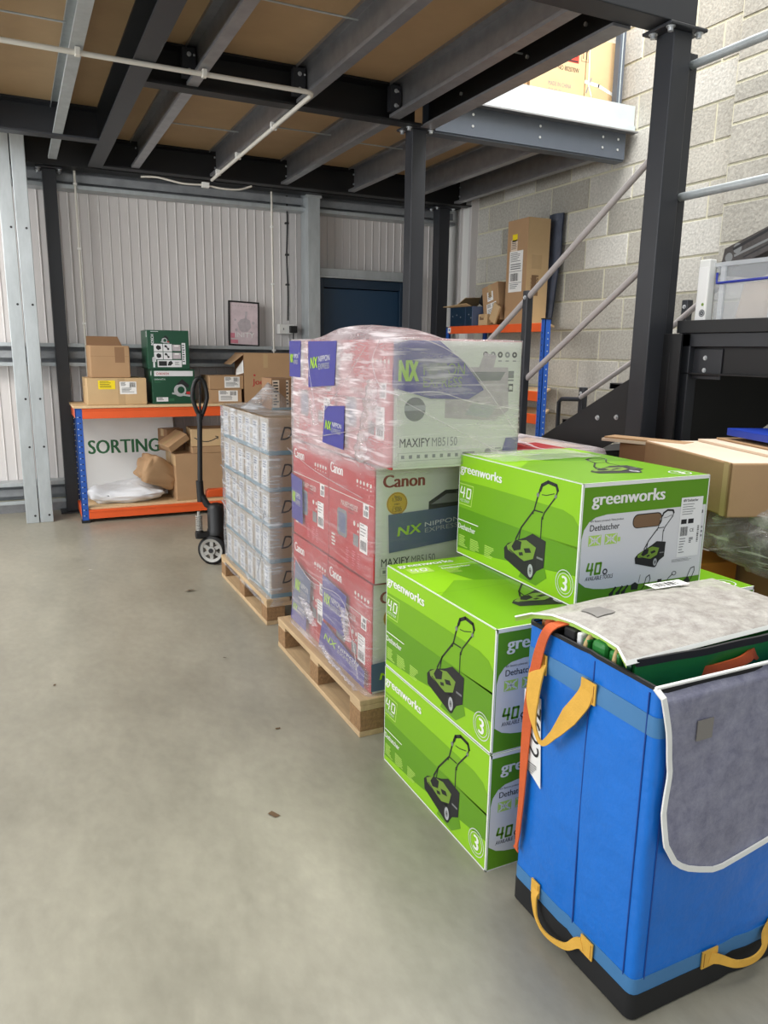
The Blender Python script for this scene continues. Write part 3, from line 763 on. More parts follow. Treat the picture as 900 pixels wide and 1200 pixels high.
def saw(f, u, v, s):
    f.circ(u+.5*s, v+.3*s, .3*s, 'silver', 2); f.poly([(u+.1*s, v+.12*s), (u+s, v-.02*s), (u+1.05*s, v+.06*s), (u+.12*s, v+.2*s)], 'silver', 2.2)
    f.circ(u+.55*s, v+.32*s, .17*s, 'bosch', 3); f.poly([(u+.3*s, v+.55*s), (u+.62*s, v+.85*s), (u+.95*s, v+.55*s), (u+.9*s, v+.4*s), (u+.6*s, v+.6*s)], 'ink', 3)
    f.rect(u+.8*s, v+.1*s, u+.98*s, v+.24*s, 'redb', 3)
def bosch_lower(fr, wx, dy, h):
    f = fr['front']
    f.rect(.02, h-.055, wx-.015, h-.012, 'gsil', 1); f.ring(.045, h-.034, .007, .01, 'redb', 2); f.text(.062, h-.043, .018, 'BOSCH', 'redb', 2, w=.075, bold=.02)
    f.lines(.02, h-.115, .11, h-.07, 3, 'bosch2', 1, 2); f.text(.02, h-.085, .012, 'UniversalCirc', 'gsil', 2, w=.09)
    saw(f, .14, .06, .17); f.rect(.03, .02, .125, .055, 'gsil', 1); f.lines(.04, .028, .1, .05, 2, 'ink', 2); f.rect(.13, .022, .175, .045, 'bosch2', 1)
    l = fr['left']; l.rect(dy-.09, .03, dy-.02, h-.02, 'bosch2', 1); l.rect(dy-.05, h-.05, dy-.01, h-.015, 'gsil', 2)
def bosch_upper(fr, wx, dy, h):
    f = fr['front']
    f.text(.052, .195, .022, 'BOSCH', 'gsil', 2, w=.085, bold=.03, rot=R(90)); f.rect(.03, h-.013, .09, h-.009, 'gsil', 1)
    saw(f, .1, .21, .075)
    for r in range(2):
        for c in range(2): f.rect(.05+c*.075, .08+r*.065, .12+c*.075, .14+r*.065, 'gsil', 1)
        f.poly([(.07, .1+r*.065), (.085, .09+r*.065), (.108, .1+r*.065), (.105, .122+r*.065), (.082, .13+r*.065), (.068, .118+r*.065)], 'ink', 2)
        f.circ(.145, .122+r*.065, .01, 'ink', 2); f.circ(.165, .1+r*.065, .009, 'ink', 2); f.rect(.152, .105+r*.065, .16, .12+r*.065, 'ink', 2)
        f.rect(.2, .085+r*.065, .265, .135+r*.065, 'posterd', 1); f.rect(.215, .12+r*.065, .25, .13+r*.065, 'whitep', 2)
    f.rect(.075, .018, .27, .075, 'gsil', 1); f.rect(.085, .028, .15, .066, 'ink', 2); f.poly([(.155, .03), (.18, .03), (.2, .05), (.185, .07), (.165, .06)], 'ink', 2); f.lines(.215, .03, .265, .06, 3, 'grey_ink', 2, 4)
    f.rect(.275, .04, .305, .215, 'gsil', 1); f.lines(.279, .05, .302, .2, 8, 'ink', 2, 7); f.rect(.035, .06, .065, .095, 'gsil', 1); f.rect(.04, .015, .055, .1, 'gsil', 1)
    l = fr['left']; l.rect(dy-.06, h-.055, dy-.015, h-.012, 'gsil', 1); l.rect(dy-.045, h-.045, dy-.03, h-.02, 'ink', 2); l.rect(dy-.05, .04, dy-.02, .2, 'bosch2', 1)
c2 = carton('tool_box_carton', (1.19, 6.73, .951), (.35, .40, .283), 0, 'bosch', 'dark green power saw carton with white title band, resting on bench top', cat='box', tape=False, prints=bosch_lower, bevel=.003)
c3 = carton('tool_box_carton', (1.165, 6.73, .951+.2845), (.335, .40, .315), R(-1.5), 'bosch', 'dark green power tool carton with battery pictures, stacked on the saw carton', cat='box', tape=False, prints=bosch_upper, bevel=.003)
wx, dy = .30, .28
for i, lb in enumerate(('lower brown parcel with white label, behind the pallet truck handle', 'upper brown parcel with white label, stacked on its twin on the bench')):
    o = carton('parcel', (1.625+.01*i, 6.68, .951+i*.1165), (wx, dy, .1155), R(-3+5*i), 'card', lb, 'twin parcels on the bench', 'box')
    sticker(o, FA(wx, dy), .10+.03*i, .012, .265, .105, 'whitep', 11+i)
# open jo box
b = MB(); wx, dy, h, t = .56, .36, .425, .006
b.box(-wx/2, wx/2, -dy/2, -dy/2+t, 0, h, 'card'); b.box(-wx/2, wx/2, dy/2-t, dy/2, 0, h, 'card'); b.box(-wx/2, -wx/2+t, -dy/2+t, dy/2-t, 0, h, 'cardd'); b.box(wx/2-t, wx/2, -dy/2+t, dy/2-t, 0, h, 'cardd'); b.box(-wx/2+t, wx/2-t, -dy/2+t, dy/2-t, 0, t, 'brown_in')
f = Fr(b, *FA(wx, dy)); f.text(.07, .155, .05, 'Joe', 'redb', 2, w=.10, bold=.02); f.circ(.09, .235, .009, 'redb', 1); f.rect(.17, .30, .21, .42, 'tape', 1)
jo = b.build('cardboard_box', loc=(2.08, 6.70, .951), rotz=R(-2), label='large open brown carton with red lettering at bench right end', cat='box')
b = MB(); b.prism([(-wx/2, -dy/2, h-.01), (-wx/2-.11, -dy/2+.03, h-.1), (-wx/2-.11, dy/2-.03, h-.1), (-wx/2, dy/2, h-.01)], (0.004, 0, .004), 'card'); b.build('flap', jo)
b = MB(); b.prism([(-wx/2-.01, -dy/2-.004, h-.06), (-wx/2-.07, -dy/2+.0, h-.14), (-wx/2-.07, -dy/2+.02, h-.19), (-wx/2-.005, -dy/2+.0, h-.17)], (0.0, .003, .0), 'whitep'); b.build('loose_tape', jo)

# under the bench
def pillow(sx, sy, sz, m, seed, amp=.03, nu=40, nv=20, e=.55, crease=.012, flat=0.0):
    b = MB()
    def sp(c, p): return math.copysign(abs(c)**p, c)
    def fn(u, v):
        a = 2*math.pi*u; t = math.pi*(v-.5)
        x = sx/2*sp(math.cos(t), e)*sp(math.cos(a), e*.8); y = sy/2*sp(math.cos(t), e)*sp(math.sin(a), e*.8); z = sz/2*sp(math.sin(t), .8)
        d = amp*nz((x, y, z), 5, seed) + crease*abs(nz((x, y, z), 17, seed+9))
        q = Vector((x, y, z)); q += q.normalized()*d
        if z > 0: q.z += sz*.25*nz((x, y, 0), 4, seed+3)
        q.z = max(q.z+sz/2, 0.0)
        return q
    b.grid(fn, nu, nv, m); return b
o = pillow(.62, .40, .15, 'mailer', 3, amp=.035, crease=.035, nu=72, nv=36, e=.75).build('poly_mailer', loc=(.80, 6.74, .121), rotz=R(-8), label='crumpled white poly mailer bag lying on the lower bench shelf', cat='bag')
o = pillow(.30, .22, .20, 'card', 8, amp=.05, crease=.045, e=.32, nu=64, nv=32).build('paper_parcel', loc=(1.00, 6.70, .265), rotz=R(25), label='crumpled brown paper parcel lying on the white mailer', cat='parcel')
o.rotation_euler = (R(10), R(24), R(15))
bb = carton('cardboard_box', (1.45, 6.74, .121), (.56, .40, .40), R(2), 'card', 'big brown carton on the lower bench shelf', tape=True)
t = MB(); Fr(t, *LA(.56, .40)).rect(.0, .30, .4, .39, 'cardl', 1); t.build('side_tape', bb)
def smile(fr, wx, dy, h):
    f = fr['front']; P = [(.03+.2*i/10, .075-.035*math.sin(math.pi*i/10)) for i in range(11)]
    f.line(P, .008, 'ink', 1); f.line([(.21, .085), (.232, .08), (.228, .06)], .007, 'ink', 1)
carton('cardboard_box', (1.50, 6.70, .523+.055), (.34, .28, .15), R(-3), 'cardl', 'tan carton printed with a black curved arrow, topmost under the bench', prints=smile)
carton('cardboard_box', (1.52, 6.70, .523), (.40, .32, .053), R(1), 'card', 'flat brown carton between the big carton and the curved arrow carton')
carton('small_parcel', (1.205, 6.66, .60), (.20, .20, .06), R(12), 'card', 'small brown parcel tipped on edge left of the curved arrow carton', lean=(R(8), R(-32)), cat='box')
carton('small_parcel', (1.20, 6.84, .524), (.16, .16, .19), R(20), 'cardd', 'dark brown carton standing behind the tipped parcel under the bench', cat='box')

# ================================================================ PALLETS
def pallet(name, x0, x1, y0, y1, zt, label):
    o = empty(name, (x0, y0, 0), label, 'pallet', 'wooden pallets')
    W = x1-x0; D = y1-y0; tb = .022
    n = 5; bw = .13; gap = (W-n*bw)/(n-1)
    for i in range(n):
        b = MB(); xx = i*(bw+gap); b.box(xx, xx+bw, 0, D, zt-tb, zt, 'wood'); b.build('deck_board', o, bevel=.003)
    for y in (0, D/2-.05, D-.10):
        b = MB(); b.box(0.003, W-.003, y, y+.10, zt-2*tb, zt-tb, 'wood'); b.build('cross_board', o, bevel=.002)
        for x in (0.002, W/2-.05, W-.102):
            b = MB(); b.box(x, x+.10, y, y+.10, tb, zt-2*tb, 'woodd'); b.build('block', o, bevel=.003)
    for x in (0.0, W/2-.05, W-.10):
        b = MB(); b.box(x, x+.10, 0, D, 0, tb, 'wood'); b.build('bottom_board', o, bevel=.002)
    return o

def wrap(name, levels, mname, hz, label, amp=.006, top=None, seed=1, group=None, step=.03, cat='wrap', corner=.03):
    """stretch film round a load: levels = (z, x0, x1, y0, y1) bottom to top, then an optional domed top"""
    def ring(x0, x1, y0, y1):
        r = corner; P = []
        for cx, cy, a0 in ((x1-r, y1-r, 0), (x0+r, y1-r, 90), (x0+r, y0+r, 180), (x1-r, y0+r, 270)):
            for i in range(4):
                a = R(a0+30*i); P.append((cx+r*math.cos(a), cy+r*math.sin(a)))
        P.append(P[0]); out = []
        segs = []
        for a, c in zip(P[:-1], P[1:]): segs.append(math.dist(a, c))
        L = sum(segs); 
        for k in range(NP):
            t = k/NP*L; i = 0
            while i < len(segs)-1 and t > segs[i]: t -= segs[i]; i += 1
            q = t/max(segs[i], 1e-9); out.append((P[i][0]*(1-q)+P[i+1][0]*q, P[i][1]*(1-q)+P[i+1][1]*q))
        return out
    x0, x1, y0, y1 = levels[0][1:]; NP = int(2*((x1-x0)+(y1-y0))/step)
    rows = []
    for a, c in zip(levels[:-1], levels[1:]):
        n = max(1, int(abs(c[0]-a[0])/step))
        for i in range(n):
            t = i/n; rows.append([a[j]*(1-t)+c[j]*t for j in range(5)])
    rows.append(list(levels[-1]))
    V = []
    for rw in rows:
        rg = ring(*rw[1:]); cx = (rw[1]+rw[2])/2; cy = (rw[3]+rw[4])/2
        for (x, y) in rg:
            d = amp*(1.0+nz((x, y, rw[0]), 6, seed)) + amp*.7*abs(nz((x+y*.6, y, rw[0]*2.2-y), 14, seed+5))
            nx = -1 if abs(x-rw[1]) < corner*.9 else (1 if abs(x-rw[2]) < corner*.9 else 0)
            ny = -1 if abs(y-rw[3]) < corner*.9 else (1 if abs(y-rw[4]) < corner*.9 else 0)
            V.append((x+nx*d, y+ny*d, rw[0]))
    if top:
        rw = rows[-1]; cx = (rw[1]+rw[2])/2; cy = (rw[3]+rw[4])/2
        base = V[-NP:]; K = 9
        for k in range(1, K+1):
            s = 1-k/K*.98
            for (x, y, z) in base:
                px = cx+(x-cx)*s; py = cy+(y-cy)*s
                V.append((px, py, top(px, py, 1-s)))
        nr = len(rows)+K
    else: nr = len(rows)
    F = [(j*NP+i, j*NP+(i+1) % NP, (j+1)*NP+(i+1) % NP, (j+1)*NP+i) for j in range(nr-1) for i in range(NP)]
    b = MB(); b.add(V, F, mname, True)
    o = b.build(name, label=label, cat=cat, group=group)
    set_haze(o, hz); return o

# ---------------------------------------------------------------- far pallet of soap cartons
PZ = .14
pallet('pallet', 1.085, 2.0, 3.63, 4.60, PZ, 'weathered pallet under the taupe soap cartons, beside the pallet truck')
LW, LH, LX = .153, .188, .40
def dove_box():
    b = MB(); b.box(0, LX, 0, LW-.003, 0, LH-.002, 'dovecard')
    l = Fr(b, (0, LW-.003, 0), (0, -1, 0), (0, 0, 1)); l.rect(.003, .003, LW-.006, LH-.005, 'dovegrey', .6)
    l.rect(.03, .02, .12, .16, 'gsil', .9); l.lines(.045, .03, .105, .075, 4, 'slate', 1.4, 3); l.circ(.075, .095, .008, 'slate', 1.4); l.lines(.045, .11, .105, .15, 3, 'slate', 1.4, 6)
    f = Fr(b, (0, 0, 0), (1, 0, 0), (0, 0, 1)); f.text(.06, .075, .068, 'Dove', 'ink', 1, w=.19, shear=.35); f.poly([(.17, .045), (.21, .05), (.25, .06), (.235, .035), (.19, .028)], 'ink', 1)
    f.rect(0.0, .0, LX, .022, 'cyan', .8); l.rect(0, 0, LW-.003, .022, 'cyan', 1.0)
    return b
proto = dove_box().build('soap_carton', bevel=.003)
ordn = ['first', 'second', 'third', 'fourth', 'fifth', 'sixth']
k = 0
for row in range(5):
    for colm in range(6):
        o = proto if k == 0 else dup(proto)
        o.location = (1.115 + random.uniform(-.003, .003), 3.64 + colm*LW, PZ + .001 + row*LH); k += 1
        lay = ['bottom', 'second', 'middle', 'fourth', 'top'][row]
        tag(o, 'taupe soap carton, %s layer up, %s column from the near corner of the far pallet' % (lay, ordn[colm]), 'box', 'soap cartons on the far pallet')
def tan_prints(fr, wx, dy, h):
    f = fr['front']; f.rect(.005, .01, .045, h-.01, 'cardp', 1); f.lines(.01, .09, .042, h-.02, 4, 'ink', 2, 5, .5); f.circ(.026, .08, .005, 'ink', 2); f.lines(.01, .02, .042, .065, 3, 'ink', 2, 8, .5)
    f.rect(.085, .01, .10, h-.01, 'cardp', 1); f.lines(.086, .02, .099, h-.02, 7, 'ink', 2, 9, .5); f.rect(0, 0, wx, .014, 'cyan', 2)
carton('soap_carton', (1.345, 4.20, PZ+5*LH+.0005), (.13, .19, .175), 0, 'cardd', 'tall tan soap carton standing loose on top of the far pallet load', 'soap cartons on the far pallet', prints=tan_prints, tape=False)
zt = PZ+5*LH
def hz_dove(p):
    h = .9 + .35*nz(p, 3, 2)
    if p.x > 1.16 and p.y < 3.7: h *= .18
    return max(.12, h*.7)
def top_dove(x, y, s):
    z = zt + .012 + .006*nz((x, y, 0), 9, 4)
    d = math.hypot((x-1.262)/1.0, (y-4.10)/1.2); return z + .15*(1-d/.17)**1.3 if d < .17 else z
wp = wrap('stretch_wrap', [(.10, 1.092, 2.0, 3.628, 4.575), (.14, 1.10, 1.99, 3.634, 4.566), (zt+.004, 1.103, 1.99, 3.632, 4.566)], 'filmd', hz_dove, 'cloudy grey stretch film round the soap cartons on the far pallet', top=None, seed=3, group='stretch film', amp=.007)
b = MB()
b.grid(lambda u, v: (1.10+.42*u, 3.63+.94*v, top_dove(1.10+.42*u, 3.63+.94*v, 0)), 24, 40, 'filmd')
s = b.build('top_film', wp); set_haze(s, lambda p: .75)
b = MB()
for P in ([(1.092, 3.80, .24), (1.09, 3.72, .38), (1.09, 3.70, .52), (1.092, 3.66, .60)], [(1.092, 3.64, .58), (1.09, 4.0, .64), (1.09, 4.55, .72)], [(1.092, 3.66, .33), (1.09, 4.1, .40), (1.09, 4.55, .5)]):
    b.tube(pts_bez(P, 6), [.0035]*(6*(len(P)-1)+1), 'filmd', 6)
s = b.build('film_strand', wp); set_haze(s, lambda p: 1.2)

# ---------------------------------------------------------------- hand pallet truck parked at the far pallet
pt = empty('pallet_truck', (1.11, 4.93, 0), 'hand pallet truck with black loop handle, pump and orange frame, by the far pallet', 'pallet truck')
def wheel(parent, loc, r=.098, wd=.045):
    b = MB(); n = 28
    prof = [(r*.80, -wd/2), (r, -wd/2+.006), (r, wd/2-.006), (r*.80, wd/2)]
    V = [(p[1], p[0]*math.cos(2*math.pi*i/n), p[0]*math.sin(2*math.pi*i/n)) for i in range(n) for p in prof]
    b.add(V, [(i*4+j, i*4+j+1, ((i+1) % n)*4+j+1, ((i+1) % n)*4+j) for i in range(n) for j in range(3)], 'rubber', True)
    o = b.build('wheel', parent, loc=loc)
    h = MB()
    prof = [(r*.62, -wd/2+.004), (r*.81, -wd/2-.001), (r*.81, wd/2+.001), (r*.62, wd/2-.004)]
    V = [(p[1], p[0]*math.cos(2*math.pi*i/n), p[0]*math.sin(2*math.pi*i/n)) for i in range(n) for p in prof]
    h.add(V, [(i*4+j, i*4+(j+1) % 4, ((i+1) % n)*4+(j+1) % 4, ((i+1) % n)*4+j) for i in range(n) for j in range(4)], 'iron', False)
    for i in range(6):
        xf = Matrix.Rotation(i*math.pi/3, 4, 'X'); h.box(-wd/2+.006, wd/2-.006, -.012, .012, r*.2, r*.68, 'iron', xf)
    h.disc((-wd/2-.004, 0, 0), (1, 0, 0), r*.3, wd+.008, 'iron', 16); h.disc((-wd/2-.010, 0, 0), (1, 0, 0), r*.16, .006, 'rubber', 12)
    h.build('hub', o); return o
for q in (wheel(pt, (-.012, -.045, .098)), wheel(pt, (.075, .055, .098))): q.rotation_euler.z = R(52)
b = MB(); b.box(-.03, .16, -.05, .03, .165, .215, 'rubber'); b.box(.035, .095, -.05, .0, .07, .17, 'rubber'); b.disc((-.012, -.045, .098), (.66, .75, 0), .012, .13, 'iron', 12)
b.build('axle_fork', pt, bevel=.006)
b = MB(); b.tube([(.025, -.02, .20), (.025, -.02, .235), (.025, -.02, .24), (.025, -.02, .375), (.025, -.02, .40), (.025, -.02, .41)], [.062, .062, .058, .058, .048, .02], 'black', 20); b.build('pump_body', pt)
b = MB(); P = []
for i in range(96):
    a = i*2*math.pi/12; P.append((-.09+.019*math.cos(a), -.02+.019*math.sin(a), (.23+.105*i/95)))
b.tube(P, .0045, 'iron', 6); b.tube([(-.09, -.02, .19), (-.09, -.02, .36)], .010, 'iron', 10); b.build('spring', pt)
b = MB(); b.box(-.115, .05, -.045, .005, .185, .22, 'rubber'); b.disc((-.09, -.02, .18), (0, 0, 1), .026, .05, 'rubber', 14); b.build('spring_bracket', pt, bevel=.005)
b = MB(); b.tube([(.02, -.02, .36), (-.03, -.0, .40), (-.065, .015, .47)], [.02, .022, .022], 'black', 12); b.tube([(-.065, .015, .42), (-.07, .015, .56)], .024, 'black', 12); b.tube([(-.068, .015, .5), (-.052, .02, .98)], .0165, 'black', 12)
b.build('handle_shaft', pt)
b = MB(); L = []
for i in range(28):
    a = 2*math.pi*i/28; L.append((-.047+.047*math.sin(a)*(1.0 if math.cos(a) > 0 else .35+.65*(1+math.cos(a))**.8), .02, 1.10-.125*(-math.cos(a)) + (0)))
b.tube(L, .0135, 'black', 10, closed=True); b.tube([(-.052, .02, .96), (-.052, .02, 1.0)], .02, 'black', 10); b.box(-.052, -.042, .008, .032, 1.0, 1.20, 'black')
b.build('loop_handle', pt)
b = MB(); b.prism([(-.03, .0, .445), (.32, .0, .445), (.32, .0, .50), (-.01, .0, .50), (-.03, .0, .485)], (0, .05, 0), 'orange'); b.prism([(.13, .0, .19), (.30, .0, .19), (.30, .0, .445), (.13, .0, .445)], (0, -.03, 0), 'orange')
b.build('frame', pt, bevel=.008)
for x in (.13, .53):
    b = MB(); b.box(x, x+.14, -.32, -.0, .062, .09, 'orange'); b.build('fork', pt, bevel=.006)

# ---------------------------------------------------------------- printer cartons on the middle pallet
pallet('pallet', 1.055, 1.86, 2.362, 3.345, .148, 'pine pallet under the red printer cartons, nearest the open floor')
def printer_box(W, D, Hh, seal_v=.36, seal='gold', showcanon=True, band=None, seed=1):
    b = MB(); b.box(0, W, 0, D, 0, Hh, 'redb')
    l = Fr(b, (0, D, 0), (0, -1, 0), (0, 0, 1))
    l.text(.02, Hh-.075, .042, 'Canon', 'whitep', 1, w=.125, bold=.045)
    for i in range(5): l.circ(D-.15+i*.03, Hh-.072, .008, 'cream', 1, 8); l.rect(D-.155+i*.03, Hh-.092, D-.145+i*.03, Hh-.088, 'cream', 1)
    l.rect(.005, Hh-.145, D-.008, Hh-.142, 'cream', 1); l.rect(.0, .0, .003, Hh, 'redd', 1)
    l.text(.13, Hh-.19, .022, 'MAXIFY MB5150', 'cream', 1, w=.16)
    l.rrect(.09, Hh-.315, .19, Hh-.205, .018, 'grey_ink', 1); l.rrect(.105, Hh-.30, .175, Hh-.22, .008, 'slate', 1.6)
    l.rect(D-.095, Hh-.195, D-.045, Hh-.145, 'whitep', 1.2); l.bars(D-.09, Hh-.19, D-.05, Hh-.17, 'ink', 1.8, 8); l.rect(D-.078, Hh-.165, D-.05, Hh-.15, 'grey_ink', 1.8)
    l.rect(D-.125, .095, D-.055, .205, 'whitep', 1.2); l.lines(D-.118, .15, D-.065, .2, 4, 'grey_ink', 1.8, seed, .3); l.bars(D-.118, .105, D-.062, .14, 'ink', 1.8, 14)
    l.rect(D-.185, .105, D-.135, .15, 'grey_ink', 1.2); l.circ(D-.175, .19, .010, 'cream', 1.2, 10); l.circ(D-.14, .19, .008, 'cream', 1.2, 10); l.circ(D-.14, .165, .006, 'cream', 1.2, 10)
    l.lines(.03, .05, .085, .105, 4, 'cream', 1.2, seed+3, .5); l.lines(.2, .215, .26, .25, 3, 'redd', 1.2, 5)
    for u in (.18, .24, .29): l.lines(u, .015, u+.035, .08, 7, 'pinkd', 1.2, int(u*100), .3)
    f = Fr(b, (0, 0, 0), (1, 0, 0), (0, 0, 1)); f.rect(.006, .001, W-.001, Hh-.001, 'cream', .6)
    if showcanon: f.text(.035, Hh-.075, .046, 'Canon', 'redd', 1, w=.165, bold=.05)
    if seal == 'gold':
        f.circ(.09, Hh-.135, .042, 'gold', 1); f.ring(.09, Hh-.135, .037, .039, 'amber', 1.4)
        for i, (s_, hh) in enumerate((('Black', .008), ('1,500', .013), ('pages', .007), ('Colour', .008), ('1,500', .013))): f.text(.09, Hh-.113-.013*i, hh, s_, 'ink', 1.6, align='C')
    else:
        f.circ(.085, Hh*.47, .040, 'grey_ink', 1); f.rect(.045, Hh*.46, .125, Hh*.50, 'silver', 1.3)
    # printer picture
    u0, v0 = (.22, .16) if seal == 'gold' else (.20, .17)
    dk = 'ink' if seal == 'gold' else 'posterd'
    f.poly([(u0, v0), (u0, v0+.13), (u0+.07, v0+.17), (u0+.25, v0+.17), (u0+.26, v0+.02), (u0+.2, v0-.015)], dk, 1)
    f.poly([(u0+.01, v0+.12), (u0+.075, v0+.155), (u0+.24, v0+.155), (u0+.22, v0+.125)], 'grey_ink', 1.4)
    f.poly([(u0+.08, v0+.01), (u0+.18, v0-.005), (u0+.21, v0+.04), (u0+.11, v0+.05)], 'silver', 1.6)
    f.poly([(u0+.13, v0+.17), (u0+.19, v0+.17), (u0+.2, v0+.21), (u0+.15, v0+.22)], dk, 1.2)
    f.text(.03, .062 if seal == 'gold' else .075, .030, 'MAXIFY', 'ink', 1, w=.115, bold=.006); f.text(.153, .062 if seal == 'gold' else .075, .030, 'MB5150', 'grey_ink', 1, w=.10)
    f.frame(.025, .028, .27, .056, .001, 'grey_ink', 1)
    for i in range(8): f.rect(.036+i*.03, .036, .048+i*.03, .048, 'grey_ink', 1.2)
    f.rect(.275, .03, .325, .05, 'ink', 1); f.circ(.38, .045, .014, 'grey_ink', 1); f.lines(.41, .03, .45, .06, 3, 'grey_ink', 1)
    if seal != 'gold':
        for i in range(5): f.ring(.355+i*.030, Hh-.045, .004, .0105, 'grey_ink' if i % 2 else 'ink', 1, 12); f.rect(.348+i*.03, Hh-.068, .362+i*.03, Hh-.064, 'grey_ink', 1)
        f.rect(.452, Hh-.125, .476, Hh-.10, 'grey_ink', 1); f.rect(.455, Hh-.172, .475, Hh-.145, 'ink', 1); f.rect(.458, Hh-.165, .472, Hh-.152, 'cream', 1.4); f.rect(.452, Hh-.135, .476, Hh-.13, 'grey_ink', 1)
    return b
BW, BD, BH = .505, .436, .428
def pbox(x, y, z, lb, D=BD, **k):
    o = printer_box(BW, D, BH, **k).build('printer_carton', loc=(x, y, z), bevel=.003)
    return tag(o, lb, 'box', 'red printer cartons on the middle pallet')
pboxes = {}
pp = printer_box(BW, BD, BH).build('printer_carton', bevel=.003)
for (i, r, y, z, lb) in ((0, 0, 2.395, .149, 'red printer carton, bottom layer near end of the middle pallet, torn film in front'),
                         (1, 0, 2.835, .149, 'red printer carton, bottom layer far end of the middle pallet'),
                         (0, 1, 2.375, .150+BH+.01, 'red printer carton with gold seal and bare white front, middle layer near end'),
                         (1, 1, 2.815, .150+BH+.01, 'red printer carton, middle layer far end of the middle pallet')):
    o = pp if not pboxes else dup(pp)
    o.location = (1.115-(.004*r), y, z); tag(o, lb, 'box', 'red printer cartons on the middle pallet'); pboxes[(i, r)] = o
Z3 = .150+2*BH+.02
o3 = pbox(1.108, 2.24, Z3, 'topmost near printer carton with white front and row of small icons', D=.48, seal='grey', showcanon=False)
o4 = pbox(1.108, 2.735, Z3, 'topmost far printer carton on the middle pallet, behind the near one', D=.49, seal='grey', showcanon=False)
# hidden second column keeps the load standing
for r in range(2):
    o = dup(pp, loc=(1.63, 2.38, .149+r*(BH+.01)))
    tag(o, '%s printer carton of the inner column of the middle pallet, behind the lime cartons' % ('lower', 'upper')[r], 'box', 'red printer cartons on the middle pallet')
ZT = Z3+BH
def hz_canon(p):
    if p.z > Z3-.03:
        h = 1.4 + .5*nz(p, 3.5, 1)
        if p.y < 2.30 and p.x > 1.14: h = .55 + .35*nz(p, 4, 6) + max(0, .6 - abs((p.z-Z3) - (.42-(p.x-1.12)*.62))*5)*.8
    elif p.z > .56: h = .36 + .3*nz(p, 3, 3)
    else: h = .62 + .5*nz(p, 3, 4)
    if p.z <= Z3-.03 and p.y < 2.45 and p.x > 1.15: h *= .35
    return max(.1, h)
def top_canon(x, y, s):
    q = min(1, s*2.2); d = math.hypot((x-1.22)/.22, (y-2.62)/.36)
    return ZT + .006 + .05*max(0, 1-d*d) + .010*nz((x, y, 0), 7, 2)*q
wpc = wrap('stretch_wrap', [(.12, 1.085, 1.64, 2.372, 3.295), (.17, 1.10, 1.63, 2.385, 3.285), (Z3-.02, 1.103, 1.625, 2.366, 3.262), (Z3+.01, 1.098, 1.622, 2.233, 3.234), (ZT+.004, 1.098, 1.62, 2.235, 3.234)],
           'film', hz_canon, 'clear pinkish stretch film wound round the printer cartons on the middle pallet', top=top_canon, seed=6, group='stretch film', amp=.0045, step=.028)
# printed carrier tape running through the film
def band(P, cat_m='purple', letters=True, name='printed_band', txt=None):
    """P: four corners bl, br, tr, tl"""
    bl, br, tr, tl = [Vector(p) for p in P]
    b = MB(); U = (br-bl); V = (tl-bl); b.poly([bl, br, tr, tl], cat_m)
    f = Fr(b, bl, U, V, lift=.0012); w_ = U.length; h_ = V.length
    f.text(w_*.10, h_*.40, h_*.24, 'NX', 'lime', 1, w=w_*.28, bold=.05, shear=.12)
    f.text(w_*.42, h_*.52, h_*.12, 'NIPPON', 'gsil', 1, w=w_*.42); f.text(w_*.42, h_*.36, h_*.12, 'EXPRESS', 'silver', 1, w=w_*.40)
    return b.build(name, wpc)
X = 1.0912
band([(X, 3.23, 1.30), (X, 3.09, 1.30), (X, 3.08, 1.452), (X, 3.23, 1.452)])
band([(X-.002, 2.985, 1.265), (X-.002, 2.70, 1.285), (X-.002, 2.675, 1.45), (X-.002, 2.985, 1.45)])
band([(X-.0015, 2.83, 1.055), (X-.0015, 2.61, 1.05), (X-.0015, 2.60, 1.215), (X-.0015, 2.80, 1.20)])
X = 1.1005
band([(X, 3.245, .66), (X, 3.10, .655), (X, 3.105, .855), (X, 3.25, .865)])
band([(X, 2.86, .30), (X, 2.62, .30), (X, 2.60, .475), (X, 2.86, .495)])
band([(X-.002, 3.24, .24), (X-.002, 3.02, .23), (X-.002, 3.00, .42), (X-.002, 3.20, .47)], 'slate')
band([(X-.003, 3.27, .165), (X-.003, 3.06, .165), (X-.001, 3.06, .255), (X-.001, 3.24, .31)])
band([(X-.003, 2.90, .165), (X-.003, 2.42, .165), (X-.001, 2.42, .235), (X-.001, 2.86, .29)])
Yf = 2.3705
band([(1.17, Yf, .70), (1.52, Yf, .73), (1.52, Yf, .86), (1.165, Yf, .842)], 'slate')
band([(1.105, Yf, .17), (1.45, Yf, .17), (1.45, Yf, .30), (1.105, Yf, .28)], 'slate')
Yt = 2.2368
b = MB(); P = [(1.106, Yt, 1.30), (1.25, Yt, 1.262), (1.40, Yt, 1.258), (1.46, Yt, 1.29), (1.38, Yt, 1.38), (1.28, Yt, 1.452), (1.11, Yt, 1.452)]
b.poly([Vector(p) for p in P], 'purple'); f = Fr(b, (1.10, Yt-.0004, 1.26), (1, 0, 0), (0, 0, 1)); f.text(.03, .06, .07, 'NX', 'lime', 1, w=.07, bold=.05); f.text(.12, .08, .04, 'NIPPON', 'olive', 1, w=.16); f.text(.12, .04, .035, 'EXPRESS', 'olive', 1, w=.15)
b.build('printed_band', wpc)
b = MB(); b.poly([Vector(p) for p in ((1.54, Yt, 1.05), (1.61, Yt, 1.05), (1.615, Yt, 1.12), (1.56, Yt, 1.12))], 'purple'); b.build('printed_band', wpc)
